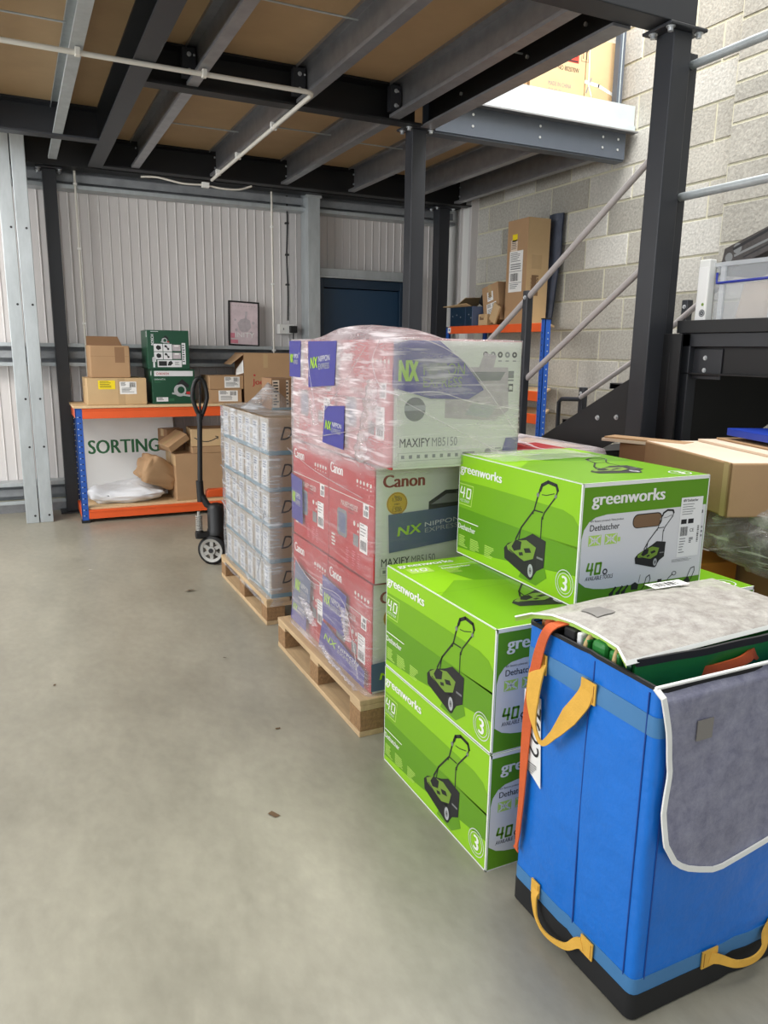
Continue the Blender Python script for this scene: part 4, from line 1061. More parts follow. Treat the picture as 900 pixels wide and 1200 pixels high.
# pulled ropes and creases of film
b = MB()
S_ = [[(1.084, 3.24, 1.035), (1.082, 2.9, 1.07), (1.08, 2.55, 1.125), (1.085, 2.26, 1.18)],
      [(1.085, 3.0, 1.452), (1.08, 2.95, 1.33), (1.08, 2.90, 1.22), (1.082, 2.86, 1.14)],
      [(1.085, 3.2, 1.25), (1.08, 2.8, 1.25), (1.08, 2.3, 1.255)],
      [(1.085, 2.8, 1.18), (1.08, 2.6, 1.29), (1.082, 2.40, 1.43)],
      [(1.087, 2.30, 1.45), (1.08, 2.34, 1.38), (1.08, 2.27, 1.30), (1.12, 2.215, 1.275)],
      [(1.10, 2.222, 1.44), (1.20, 2.214, 1.455), (1.34, 2.212, 1.40), (1.45, 2.214, 1.30), (1.60, 2.216, 1.13)],
      [(1.13, 2.216, 1.28), (1.26, 2.212, 1.285), (1.40, 2.214, 1.25), (1.60, 2.217, 1.22)],
      [(1.11, 2.216, 1.27), (1.25, 2.212, 1.20), (1.40, 2.214, 1.13), (1.55, 2.217, 1.06)],
      [(1.084, 3.25, .98), (1.082, 2.9, .93), (1.085, 2.42, .90)],
      [(1.084, 3.2, .50), (1.082, 2.95, .44), (1.08, 2.62, .47), (1.08, 2.50, .36), (1.08, 2.44, .20)]]
for P in S_:
    q = pts_bez(P, 8); b.tube(q, [.0011+.0012*abs(nz(p, 30, 2)) for p in q], 'film', 6)
s = b.build('film_strand', wpc); set_haze(s, lambda p: 1.5+.8*nz(p, 9, 2))
# bunched, whitened creases where the film was gathered
def crumple(cx, pts, wd, seed, hzv, push=.018):
    b = MB()
    def fn(u, v):
        k = u*(len(pts)-1); i = min(int(k), len(pts)-2); t = k-i
        y = pts[i][0]*(1-t)+pts[i+1][0]*t; z = pts[i][1]*(1-t)+pts[i+1][1]*t
        w_ = wd*(.55+.9*abs(nz((u*3, seed, 0), 2)))
        yy = y + (v-.5)*w_; d = push*(.45+abs(nz((yy, z, u), 34, seed))) * math.sin(math.pi*v)**.5
        return (cx - d, yy, z + .01*nz((yy, z, 0), 20, seed))
    b.grid(fn, 40, 10, 'film'); o = b.build('film_crease', wpc); set_haze(o, lambda p: hzv*(.6+abs(nz(p, 40, seed)))); return o
crumple(1.092, [(2.36, 1.32), (2.38, 1.24), (2.42, 1.15), (2.46, 1.07), (2.44, 1.03)], .13, 2, 1.3)
crumple(1.092, [(2.95, 1.22), (2.93, 1.16), (2.90, 1.12)], .08, 5, 1.2)
crumple(1.09, [(3.08, .33), (3.0, .29), (2.92, .25)], .12, 7, 1.3, .022)
crumple(1.09, [(2.60, .43), (2.57, .36), (2.55, .31)], .08, 9, 1.3, .022)
crumple(1.075, [(2.80, .21), (2.72, .18), (2.44, .165)], .07, 11, 1.4, .02)

# ================================================================ LIME CARTONS
GW, GD, GH = .475, .655, .355
def mower(f, u0, v0, s, k=3, flip=1):
    """the machine pictured on the cartons; drawn in metres of the side panel, scaled by s"""
    def q(L): return [(u0 + (u-.294)*s, v0 + (v-.022)*s) for u, v in L]
    wl = .006*s
    f.line(q([(.465, .307), (.453, .276), (.442, .241), (.384, .177), (.355, .131)]), wl, 'ink', k)
    f.line(q([(.380, .174), (.371, .132)]), wl*.8, 'ink', k)
    f.line(q([(.548, .319), (.538, .296), (.492, .243), (.481, .22), (.481, .15)]), wl*.8, 'ink', k)
    f.line(q([(.446, .241), (.484, .242)]), wl*.7, 'ink', k); f.line(q([(.475, .294), (.498, .296), (.533, .307)]), wl*.4, 'ink', k)
    f.line(q([(.466, .306), (.473, .322), (.501, .336), (.540, .332), (.547, .318)]), wl*1.7, 'ink', k)
    f.circ(*q([(.456, .29)])[0], .007*s, 'grey_ink', k+.5, 8); f.circ(*q([(.540, .30)])[0], .006*s, 'grey_ink', k+.5, 8); f.circ(*q([(.484, .225)])[0], .005*s, 'ink', k+.5, 8); f.circ(*q([(.436, .232)])[0], .005*s, 'ink', k+.5, 8)
    f.poly(q([(.294, .088), (.314, .108), (.363, .13), (.403, .147), (.441, .168), (.507, .159), (.504, .077), (.471, .058), (.446, .024), (.43, .022), (.3, .055)]), 'rubber', k+.5)
    f.poly(q([(.403, .146), (.441, .168), (.507, .159), (.503, .079), (.466, .062), (.465, .125)]), 'ink', k+1)
    f.poly(q([(.310, .100), (.347, .124), (.412, .141), (.462, .129), (.450, .091), (.406, .073), (.316, .088)]), 'olive', k+1.5)
    f.poly(q([(.336, .103), (.355, .130), (.388, .130), (.384, .104), (.35, .092)]), 'rubber', k+2)
    f.poly(q([(.40, .112), (.43, .120), (.44, .108), (.41, .100)]), 'rubber', k+2); f.poly(q([(.375, .093), (.395, .099), (.40, .09), (.38, .084)]), 'ink', k+2)
    f.line(q([(.325, .091), (.41, .068), (.445, .082)]), wl*.5, 'rubber', k+2)
    f.circ(*q([(.438, .051)])[0], .021*s, 'ink', k+2, 18, .030*s); f.circ(*q([(.440, .051)])[0], .013*s, 'silver', k+2.5, 16, .021*s); f.circ(*q([(.440, .051)])[0], .007*s, 'grey_ink', k+3, 12, .011*s); f.circ(*q([(.440, .051)])[0], .003*s, 'ink', k+3.5, 8)
    f.rect(*q([(.468, .098)])[0], *q([(.498, .104)])[0], 'grey_ink', k+2)
def forty(f, u, v, s, m, k=3, st=.20, wx=1.0):
    w_ = st*s
    q = lambda L: [(u+a*s*wx, v+c*s) for a, c in L]
    f.line(q([(.22, 1), (.06, .42), (.66, .42)]), w_, m, k); f.line(q([(.62, .98), (.50, .02)]), w_, m, k)
    f.line(q([(.92, .06), (1.02, .94), (1.52, .94), (1.42, .06), (.92, .06)]), w_, m, k)
def lime_box():
    b = MB(); b.box(0, GW, 0, GD, 0, GH, 'green')
    l = Fr(b, (0, GD, 0), (0, -1, 0), (0, 0, 1), .0003)
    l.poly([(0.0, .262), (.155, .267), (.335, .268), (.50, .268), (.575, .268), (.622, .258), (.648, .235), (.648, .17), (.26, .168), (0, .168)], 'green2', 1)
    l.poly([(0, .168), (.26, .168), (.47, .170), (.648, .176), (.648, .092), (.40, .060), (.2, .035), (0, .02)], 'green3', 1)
    l.poly([(.20, .15), (.34, .168), (.42, .168), (.44, .05), (.25, .02)], 'green2', 1.5) if False else None
    l.rect(0, 0, .003, GH, 'gwhite', 2); l.rect(.649, 0, GD, GH, 'gwhite', 2); l.rect(0, 0, GD, .004, 'gwhite', 2); l.rect(0, GH-.002, GD, GH, 'gwhite', 2)
    l.text(.008, .293, .031, 'greenworks', 'whitep', 3, w=.255, bold=.05)
    l.poly([(.004, .180), (.086, .180), (.098, .254), (.004, .254)], 'green4', 2); l.poly([(.004, .183), (.083, .183), (.094, .251), (.004, .251)], 'green2', 2.5)
    forty(l, .010, .206, .036, 'whitep', 3, .15, 1.3); l.text(.012, .190, .010, 'VOLT LITHIUM', 'gsil', 3, w=.06)
    l.rect(.006, .122, .136, .125, 'whitep', 3); l.text(.008, .092, .019, 'Dethatcher', 'whitep', 3, w=.11, bold=.02)
    for i, u in enumerate((.012, .088, .180)): l.lines(u, .028, u+.06, .070, 7, 'green4', 3, 4+i, .5)
    l.poly([(.38, .015), (.47, .012), (.52, .05), (.51, .075), (.40, .05)], 'green3', 2.5)
    mower(l, .294, .022, 1.0)
    l.ring(.603, .058, .038, .0405, 'gsil', 3, 30); l.ring(.603, .058, .029, .031, 'gsil', 3, 30); l.text(.603, .036, .044, '3', 'whitep', 3, bold=.05, align='C')
    f = Fr(b, (0, 0, 0), (1, 0, 0), (0, 0, 1), .0003)
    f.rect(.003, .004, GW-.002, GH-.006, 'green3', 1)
    f.rect(0, 0, .004, GH, 'gwhite', 2); f.rect(GW-.004, 0, GW, GH, 'gwhite', 2); f.rect(0, GH-.010, GW, GH, 'gwhite', 2); f.rect(0, 0, GW, .003, 'gwhite', 2)
    f.poly([(.006, .20), (.012, .225), (.028, .246), (.05, .258), (.09, .264), (GW-.006, .266), (GW-.006, .045), (.10, .045), (.06, .050), (.03, .058), (.006, .075)], 'gsil', 2)
    f.text(.035, .293, .036, 'greenworks', 'whitep', 3, w=.265, bold=.05)
    f.text(.032, .245, .006, '40V Battery powered / Netz-product', 'ink', 3, w=.12); f.text(.033, .220, .018, 'Dethatcher', 'ink', 3, w=.105, bold=.015)
    for u in (.030, .088):
        f.rect(u, .177, u+.045, .207, 'green4', 3); f.line([(u+.004, .18), (u+.041, .204)], .004, 'gsil', 3.5); f.line([(u+.004, .204), (u+.041, .18)], .004, 'gsil', 3.5)
        for q in range(3): f.rect(u+.010+q*.01, .182, u+.013+q*.01, .202, 'gsil', 3.4)
    f.rect(.135, .182, .145, .195, 'green4', 3)
    forty(f, .030, .092, .034, 'green3', 3); f.ring(.098, .097, .005, .009, 'ink', 3, 12); f.text(.028, .076, .012, 'AVAILABLE TOOLS', 'ink', 3, w=.10, bold=.01, shear=.15)
    f.rrect(.186, .214, .298, .256, .019, 'ink', 3); f.rrect(.189, .216, .295, .253, .017, 'brown_in', 3.4)
    mower(f, .205, .090, .54, 4)
    f.rect(.368, .110, .455, .292, 'gwhite', 4); f.text(.375, .279, .008, '40V Dethatcher', 'ink', 5, w=.06, bold=.02); f.lines(.375, .235, .445, .272, 5, 'grey_ink', 5, 4, .25)
    f.rect(.374, .212, .396, .226, 'ink', 5); f.rect(.402, .212, .424, .226, 'ink', 5); f.bars(.374, .175, .404, .203, 'ink', 5, 14); f.text(.412, .186, .010, 'CE', 'ink', 5); f.lines(.374, .118, .4, .168, 6, 'grey_ink', 5, 6, .3); f.bars(.442, .152, .449, .205, 'ink', 5, 14, False); f.lines(.412, .15, .428, .168, 4, 'ink', 5, 2, .5)
    f.lines(.35, .095, .45, .105, 3, 'grey_ink', 5, 3, .3)
    # row of tools along the foot of the panel
    rd = random.Random(4)
    for u in (.12, .145, .165): f.poly([(u, .018), (u+.012, .02), (u+.016, .034), (u+.026, .044), (u+.02, .048), (u+.010, .036), (u-.002, .028)], 'ink', 4)
    f.poly([(.20, .03), (.225, .028), (.228, .044), (.214, .052), (.20, .046)], 'ink', 4); f.line([(.228, .05), (.232, .072)], .002, 'grey_ink', 4)
    f.line([(.235, .02), (.25, .035), (.256, .062), (.268, .068), (.272, .055), (.262, .03)], .0025, 'ink', 4); f.poly([(.30, .028), (.315, .026), (.318, .05), (.302, .05)], 'ink', 4)
    f.line([(.325, .022), (.345, .05), (.36, .06)], .0025, 'ink', 4); f.ring(.365, .062, .007, .0095, 'ink', 4, 14, .7); f.poly([(.325, .018), (.34, .02), (.338, .032), (.326, .03)], 'ink', 4)
    f.poly([(.40, .015), (.43, .014), (.435, .03), (.425, .045), (.41, .038)], 'ink', 4); f.line([(.418, .04), (.432, .07), (.446, .074), (.448, .062), (.436, .035)], .0025, 'ink', 4)
    f.rect(.455, .24, .459, .25, 'ink', 4); f.lines(.458, .16, .466, .2, 3, 'grey_ink', 4)
    t = Fr(b, (0, 0, GH), (1, 0, 0), (0, 1, 0), .0003)
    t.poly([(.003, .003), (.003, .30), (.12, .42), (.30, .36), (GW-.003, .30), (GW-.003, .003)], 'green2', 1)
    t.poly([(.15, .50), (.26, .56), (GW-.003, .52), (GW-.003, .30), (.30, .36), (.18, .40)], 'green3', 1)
    t.text(.02, .605, .032, 'greenworks', 'whitep', 3, w=.21, bold=.03); t.rect(.03, .53, .115, .585, 'green4', 2); forty(t, .04, .545, .03, 'whitep', 3, .15, 1.3)
    t.rect(.15, .572, .30, .575, 'whitep', 3); t.text(.15, .54, .018, 'Dethatcher', 'whitep', 3, w=.11, bold=.02); t.lines(.15, .49, .21, .53, 5, 'green4', 3)
    mower(t, .16, .10, .95); t.ring(GW-.06, .06, .030, .034, 'gsil', 3); t.text(GW-.06, .042, .036, '3', 'whitep', 3, bold=.05, align='C'); t.rect(0, 0, GW, .004, 'gwhite', 2); t.rect(0, 0, .003, GD, 'gwhite', 2)
    t.rect(.004, GD/2-.001, GW-.004, GD/2+.001, 'green3', 1.5)
    return b
lb = lime_box().build('dethatcher_carton', bevel=.0025)
for i, (x, y, z, rz, s) in enumerate(((1.075, 1.537, 0, 0, 'lower lime carton of the near stack, standing on the floor beside the blue tote'),
                                  (1.077, 1.540, .3575, 0, 'upper lime carton of the near stack, partly under the topmost carton'),
                                  (1.372, 1.590, .715, R(-.6), 'topmost lime carton showing its white front panel with cut-out hand hole'),
                                  (1.562, 1.535, 0, 0, 'lower lime carton of the inner stack, hidden behind the blue tote'),
                                  (1.562, 1.537, .3575, 0, 'upper lime carton of the inner stack, its corner showing right of the topmost carton'))):
    o = lb if i == 0 else dup(lb)
    o.location = (x, y, z); o.rotation_euler.z = rz; tag(o, s, 'box', 'lime cartons')
# strip of clear film left lying over the topmost carton
b = MB(); b.grid(lambda u, v: (1.39+.40*u, 1.99+.24*v, 1.0745+.004*abs(nz((u, v, 0), 9, 3))), 26, 16, 'film'); o = b.build('film_scrap', label='thin film scrap lying on the topmost lime carton', cat='film'); set_haze(o, lambda p: .8)

# ================================================================ BLUE TOTE
tx0, tx1, ty0, ty1, tzt = 1.092, 1.705, .998, 1.428, .778
bt = empty('blue_tote', ((tx0+tx1)/2, (ty0+ty1)/2, 0), 'big blue fabric tote with black base, yellow handles and grey mesh front flap', 'tote bag')
ox, oy = (tx0+tx1)/2, (ty0+ty1)/2
W2, D2 = (tx1-tx0)/2, (ty1-ty0)/2
def tote_ring(z, off=0.0, n=10):
    P = []; r = .016
    for cx, cy, a0, (ax, ay), (bx_, by_) in ((W2-r, D2-r, 0, None or (0, 0), (0, 0)), (-W2+r, D2-r, 90, (0, 0), (0, 0)), (-W2+r, -D2+r, 180, (0, 0), (0, 0)), (W2-r, -D2+r, 270, (0, 0), (0, 0))):
        for i in range(4):
            a = R(a0+30*i); P.append(((cx+(r+off)*math.cos(a)), (cy+(r+off)*math.sin(a))))
    out = []
    for i in range(len(P)):
        a = P[i]; c = P[(i+1) % len(P)]
        m_ = 14 if math.dist(a, c) > .1 else 1
        for j in range(m_):
            t = j/m_; x = a[0]*(1-t)+c[0]*t; y = a[1]*(1-t)+c[1]*t
            if m_ > 1:
                q = math.sin(math.pi*t); hgt = math.sin(math.pi*min(1, max(0, z/.76)))
                nrm = Vector((c[1]-a[1], -(c[0]-a[0]))).normalized()
                d = .006*q*hgt + .0035*nz((x, y, z), 7, 2)*q - (.004 if abs(t-.5) < .01 else 0) - .004*q*(1 if z > .70 else 0)
                x += nrm.x*d; y += nrm.y*d
            out.append((x, y, z))
    return out
def tote_wall(zs, m, name, off=0.0, th=.004, label=None):
    b = MB(); rows = [tote_ring(z, off) for z in zs]; n = len(rows[0])
    V = [p for r_ in rows for p in r_]; inn = [tote_ring(z, off-th) for z in zs]; V2 = [p for r_ in inn for p in r_]
    k = len(zs)
    F = [(j*n+i, j*n+(i+1) % n, (j+1)*n+(i+1) % n, (j+1)*n+i) for j in range(k-1) for i in range(n)]
    b.add(V, F, m, True); b.add(V2, [f[::-1] for f in F], m, True)
    T = V[-n:] + V2[-n:]; b.add(T, [(i, (i+1) % n, n+(i+1) % n, n+i) for i in range(n)], m)
    T = V[:n] + V2[:n]; b.add(T, [(n+i, n+(i+1) % n, (i+1) % n, i) for i in range(n)], m)
    return b.build(name, bt, label=label)
tote_wall([.066+.71*i/22 for i in range(23)], 'bluef', 'body', 0.0)
tote_wall([.004, .02, .04, .066], 'blackf', 'base_band', .003, .012, label='black base band')
tote_wall([.062, .08, .104], 'blueb', 'lower_band', .0018, .002, label='pale blue lower band')
tote_wall([.670, .692, .714], 'blueb', 'upper_band', .0018, .002, label='pale blue upper band')
tote_wall([.769, .773, tzt], 'blackf', 'rim', .002, .006, label='black rim')
b = MB(); b.box(-W2+.014, W2-.014, -D2+.014, D2-.014, .006, .02, 'blackf'); b.build('floor_panel', bt)
for (px, py, nx, ny) in ((-W2-.0012, -.02, -1, 0), (-W2-.0014, -D2+.028, -1, 0), (-W2+.03, -D2-.0014, 0, -1)):
    b = MB(); w_ = .0022; n_ = .0035 if py == -.02 else 0
    pts = [Vector((px + nx*(.0045*math.sin(math.pi*min(1, z/.76)) if py == -.02 else .0002) - (0 if z < .70 or py != -.02 else -.006), py, z)) for z in [.10+.66*i/14 for i in range(15)]]
    b.tube(pts, w_*.8, 'seam', 6); b.build('seam', bt)
def handle(P, nrm, wds, patches, name='handle', m='yellow'):
    b = MB(); q = pts_bez(P, 7); n = len(q); 
    ws = []
    for i in range(n):
        k = i/(n-1)*(len(wds)-1); a = min(int(k), len(wds)-2); ws.append(wds[a]*(1-(k-a))+wds[a+1]*(k-a))
    b.ribbon(q, nrm, ws, m, .004)
    for (c, u, hw, hh) in patches:
        c = Vector(c); u = Vector(u); nn = Vector(nrm)
        v = Vector((0, 0, 1)); b.prism([c-u*hw-v*hh, c+u*hw-v*hh, c+u*hw+v*hh, c-u*hw+v*hh], nn*.003, m)
        b.prism([c-u*hw*.8-v*hh*.8, c-u*hw*.8+v*hh*.8, c-u*hw*.72+v*hh*.8, c-u*hw*.72-v*hh*.8], nn*.0036, 'amber')
    return b.build(name, bt, label='yellow webbing handle')
xl = -W2
handle([(xl-.006, 1.365-oy, .690), (xl-.020, 1.363-oy, .665), (xl-.030, 1.358-oy, .60), (xl-.036, 1.338-oy, .545), (xl-.042, 1.30-oy, .520), (xl-.042, 1.26-oy, .56), (xl-.03, 1.225-oy, .62), (xl-.012, 1.205-oy, .665), (xl-.006, 1.20-oy, .69)], (-1, 0, .0), [.045, .052, .045, .014, .012, .020, .045, .045, .04], [((xl-.005, 1.365-oy, .69), (0, 1, 0), .022, .025), ((xl-.005, 1.195-oy, .69), (0, 1, 0), .024, .025)])
handle([(xl-.008, 1.325-oy, .095), (xl-.016, 1.322-oy, .075), (xl-.022, 1.30-oy, .035), (xl-.03, 1.25-oy, .030), (xl-.024, 1.19-oy, .045), (xl-.012, 1.165-oy, .070), (xl-.008, 1.15-oy, .078)], (-1, 0, 0), [.026, .020, .009, .010, .016, .024, .028], [((xl-.006, 1.33-oy, .095), (0, 1, 0), .016, .02), ((xl-.006, 1.135-oy, .080), (0, 1, 0), .020, .022)])
yf = -D2
handle([(1.315-ox, yf-.008, .085), (1.34-ox, yf-.016, .078), (1.38-ox, yf-.030, .062), (1.43-ox, yf-.034, .058), (1.47-ox, yf-.028, .068), (1.49-ox, yf-.014, .09), (1.51-ox, yf-.008, .10)], (0, -1, 0), [.03, .022, .018, .018, .020, .028, .03], [((1.315-ox, yf-.006, .085), (1, 0, 0), .024, .022), ((1.525-ox, yf-.006, .095), (1, 0, 0), .022, .024)])
# orange strap hanging over the rim
b = MB(); P = pts_bez([(xl+.10, 1.30-oy, .77), (xl+.05, 1.32-oy, .800), (xl+.012, 1.335-oy, .795), (xl-.012, 1.345-oy, .775), (xl-.018, 1.365-oy, .70), (xl-.018, 1.385-oy, .58), (xl-.016, 1.395-oy, .45), (xl-.015, 1.398-oy, .32), (xl-.014, 1.405-oy, .22), (xl-.014, 1.410-oy, .155)], 6)
N_ = []
for i, p in enumerate(P):
    t = i/(len(P)-1); N_.append(Vector((-.2, 0, 1)) if t < .25 else Vector((-1, .3*math.sin(t*9), .15)))
b.ribbon(P, N_, [.028]*(len(P)-6) + [.026, .022, .016, .013, .018, .026], 'ostrap', .003); b.build('orange_strap', bt, label='orange webbing strap hanging over the rim')
# white number label
b = MB(); b.prism([(xl-.0075, 1.335-oy, .37), (xl-.0075, 1.415-oy, .41), (xl-.0065, 1.42-oy, .60), (xl-.0065, 1.355-oy, .60)], (-.001, 0, 0), 'whitep')
f = Fr(b, (xl-.0088, 1.42-oy, .37), (0, -1, 0), (0, 0, 1)); f.text(.030, .205, .042, '7622', 'ink', 1, w=.135, rot=R(-90)); f.lines(.03, .02, .07, .05, 5, 'ink', 1, 6, .4)
b.build('number_label', bt)
# grey mesh flap hanging down the front
P = [(1.078, .779), (1.105, .706), (1.122, .608), (1.108, .516), (1.116, .445), (1.15, .392), (1.20, .362), (1.27, .338), (1.35, .341), (1.45, .368), (1.56, .40), (1.62, .47), (1.63, .60), (1.66, .70), (1.69, .779)]
b = MB(); n = len(P)
outl = [Vector((p[0]-ox, 0, p[1])) for p in P]
left = [(1.078, .779), (1.100, .70), (1.112, .62), (1.108, .54), (1.112, .46), (1.15, .395), (1.21, .36)]
def flap_pt(u, v):
    z = .783 - v*.445
    # outline half-widths at this height
    def xl_at(z):
        L = [(1.075, .79), (1.100, .70), (1.118, .60), (1.108, .516), (1.116, .445), (1.15, .392), (1.20, .362), (1.27, .338)]
        for (a, c) in zip(L[:-1], L[1:]):
            if a[1] >= z >= c[1]: t = (a[1]-z)/(a[1]-c[1]); return a[0]*(1-t)+c[0]*t
        return 1.27
    def xr_at(z):
        L = [(1.70, .79), (1.69, .70), (1.68, .60), (1.68, .52), (1.66, .46), (1.60, .41), (1.45, .368), (1.30, .338)]
        for (a, c) in zip(L[:-1], L[1:]):
            if a[1] >= z >= c[1]: t = (a[1]-z)/(a[1]-c[1]); return a[0]*(1-t)+c[0]*t
        return 1.28
    x = xl_at(z)*(1-u) + xr_at(z)*u
    y = ty0 - .012 - .010*v - .006*nz((x, z, 0), 6, 3) - .004*abs(nz((x, z, 1), 15, 1))
    if v < .03: y = ty0 + .004
    return (x-ox, y-oy, z)
b.grid(flap_pt, 40, 40, 'flap'); fl = b.build('front_flap', bt, label='grey translucent mesh flap with white hem')
b = MB(); E_ = [flap_pt(0, v/30) for v in range(31)] + [flap_pt(u/12, 1) for u in range(1, 13)] + [flap_pt(1, v/30) for v in range(30, -1, -1)]
b.ribbon([Vector(p)+Vector((0, -.003, 0)) for p in E_], (0, -1, 0), .012, 'hem', .004)
b.tube([Vector(flap_pt(u/20, 0))+Vector((0, -.004, .0)) for u in range(21)], .004, 'hem', 6); b.build('hem', fl)
b = MB(); p = flap_pt(.17, .235); b.box(p[0]-.022, p[0]+.022, p[1]-.004, p[1]-.002, p[2]-.022, p[2]+.022, 'patch'); b.build('grey_patch', fl)

# ---------------------------------------------------------------- green tote nested inside, with its mesh lid
gt = empty('green_tote', (1.42, 1.25, .03), 'green fabric tote with black rim nested inside the blue tote under a pale mesh lid', 'tote bag')
gx, gy, gz = 1.42, 1.25, .03
b = MB(); g0, g1, h0, h1 = 1.125, 1.685, 1.085, 1.41
def gp(u, v):
    x = 1.105 + (1.69-1.105)*u; z = .30 + v*.498 + .012*u*v; y = 1.085 + .006*nz((x, z, 0), 9, 2) - .02*math.sin(math.pi*u)*v
    return (x-gx, y-gy, z-gz)
b.grid(gp, 30, 14, 'greenf'); b.grid(lambda u, v: tuple(Vector(gp(1-u, v))+Vector((0, .004, 0))), 30, 14, 'greenf'); b.build('front_panel', gt)
for (xa, xb, ya, yb) in ((1.682, 1.69, 1.085, 1.41), (1.24, 1.69, 1.402, 1.41)):
    b = MB(); b.box(xa-gx, xb-gx, ya-gy, yb-gy, .0, .765, 'greenf'); b.build('side_panel', gt)
b = MB(); b.box(1.24-gx, 1.69-gx, 1.09-gy, 1.41-gy, 0, .01, 'greenf'); b.build('floor_panel', gt)
b = MB(); E_ = [Vector(gp(u/24, 1)) + Vector((0, -.004, 0)) for u in range(25)]; b.ribbon(E_, (0, -1, 0), .016, 'blackf', .006); b.build('rim', gt, label='black rim')
b = MB(); q = [Vector(gp(.30 + .38*i/12, .0)) for i in range(13)]
P = [(gp(.30, 0)[0] + i*.0155, gp(.4, 0)[1]-.006-.022*math.sin(math.pi*i/12), .745-gz + (.006 if 1 < i < 11 else 0) + .004*i/12*6) for i in range(13)]
b.ribbon(P, (0, -1, .15), [.034, .034, .018, .02, .022, .022, .022, .022, .024, .026, .024, .034, .034], 'ostrap', .005); b.build('handle', gt, label='brown webbing handle')
b = MB(); b.box(1.12-gx, 1.68-gx, 1.0815-gy, 1.0835-gy, .695-gz, .735-gz, 'bandgreen') if False else None
b = MB(); Z0 = .70
b.grid(lambda u, v: tuple(Vector(gp(u, (.70+.022*v-.30)/.498)) + Vector((0, -.003, 0))), 24, 1, 'blueb'); b.build('band', gt)
# lid sheet
LE = [(1.03, 1.405, .800), (1.07, 1.395, .806), (1.105, 1.36, .808), (1.12, 1.30, .808), (1.122, 1.22, .806), (1.115, 1.15, .804), (1.075, 1.082, .802)]
def lid(u, v):
    k = (1-v)*(len(LE)-1); i = min(int(k), len(LE)-2); t = k-i
    a = Vector(LE[i])*(1-t) + Vector(LE[i+1])*t
    c = Vector((1.705, 1.10 + .32*v, .812))
    p = a*(1-u) + c*u
    dome = math.sin(math.pi*min(1, u*1.0))*math.sin(math.pi*v)
    p.z += .020*dome + .014*nz((p.x, p.y, 0), 7, 5)*dome**.5 + .006*abs(nz((p.x, p.y, 0), 20, 2))*min(1, dome*3)
    if v > .95: p.y += .012*math.sin(math.pi*u)
    return (p.x-gx, p.y-gy, p.z-gz)
b = MB(); b.grid(lid, 56, 36, 'lid'); ld = b.build('lid_sheet', gt, label='pale translucent mesh lid with white hem')
b = MB()
b.ribbon([Vector(lid(u/40, 0))+Vector((0, -.001, .001)) for u in range(41)], (0, -1, .6), .010, 'hem', .003)
b.ribbon([Vector(lid(0, v/24))+Vector((.002, 0, .001)) for v in range(25)], (-.5, 0, 1), .005, 'hem', .002); b.build('hem', ld)
b = MB(); p = Vector(lid(.16, .55)); b.grid(lambda u, v: tuple(Vector(lid(.10+.09*u, .48+.13*v)) + Vector((0, 0, .0025))), 4, 4, 'patch'); b.build('grey_patch', ld)
b = MB(); f = Fr(b, Vector(lid(.62, .86))+Vector((0, 0, .006)), (1, -.02, 0), (.0, 1, 0)); f.rect(-.01, -.005, .11, .035, 'whitep', 0); f.bars(.0, .004, .09, .028, 'ink', 1, 9); b.build('number_label', ld)
b = MB(); b.grid(lambda u, v: tuple(Vector(lid(0, u)) + Vector((.004, 0, -.001-.010*v))), 24, 3, 'green4'); b.build('green_skirt', ld)

# things stowed between the two totes
def slab(name, loc, size, m, label, group, lean=(0, 0, 0), cat='folded tote', extra=None):
    wx, dy, h = size; b = MB(); b.box(-wx/2, wx/2, -dy/2, dy/2, 0, h, m)
    o = b.build(name, loc=loc, bevel=min(size)*.25, label=label, cat=cat, group=group); o.rotation_euler = lean
    if extra: extra(o, wx, dy, h)
    return o
G_ = 'folded totes stowed in the blue tote'
def rim_(m):
    def fn(o, wx, dy, h):
        b = MB(); b.box(-wx/2-.002, wx/2, -dy/2-.002, dy/2+.002, h-.02, h+.003, m); b.build('rim', o, bevel=.003)
    return fn
def ropeh(o, wx, dy, h):
    for d in (-.004, .004):
        b = MB(); b.tube(pts_bez([(-.018+d, -dy*.2, h-.06), (-.024+d, -dy*.2, h-.02), (-.008+d, 0, h+.004), (.006+d, dy*.1, h-.004)], 6), .005, 'rope', 8); b.build('rope_handle', o)
slab('folded_tote', (1.132, 1.395, .30), (.04, .025, .485), 'amber', 'amber folded bag edge at the far corner inside the blue tote', G_, cat='folded tote')
o = slab('folded_tote', (1.136, 1.365, .30), (.05, .024, .475), 'blackf', 'black folded tote with orange grip, beside the amber bag edge', G_)
b = MB(); b.tube(pts_bez([(-.018, .02, .47), (-.016, .012, .490), (-.004, 0, .494), (.02, -.01, .488)], 5), .011, 'ostrap', 10); b.tube([(-.018, .02, .47), (-.016, .005, .44)], [.011, .006], 'yellow', 8); b.build('grip', o)
slab('folded_tote', (1.134, 1.300, .30), (.045, .032, .492), 'black', 'glossy black folded tote left of the white one inside the blue tote', G_, extra=rim_('blackf'))
slab('folded_tote', (1.134, 1.268, .30), (.045, .014, .496), 'whitep', 'thin white folded panel between black and rope-handled totes', G_)
o = slab('folded_tote', (1.136, 1.245, .30), (.05, .016, .49), 'greenf', 'green folded tote with pale rope handle next to the white panel', G_, extra=ropeh)
slab('folded_tote', (1.136, 1.205, .30), (.05, .046, .498), 'greenf', 'thick bright green folded tote in the middle of the row', G_)
slab('folded_tote', (1.136, 1.155, .30), (.05, .034, .494), 'greenf', 'green folded tote with looped rope handle nearest the front', G_, extra=ropeh)
slab('folded_tote', (1.140, 1.116, .30), (.055, .026, .484), 'bosch', 'dark green folded tote against the front green panel', G_)

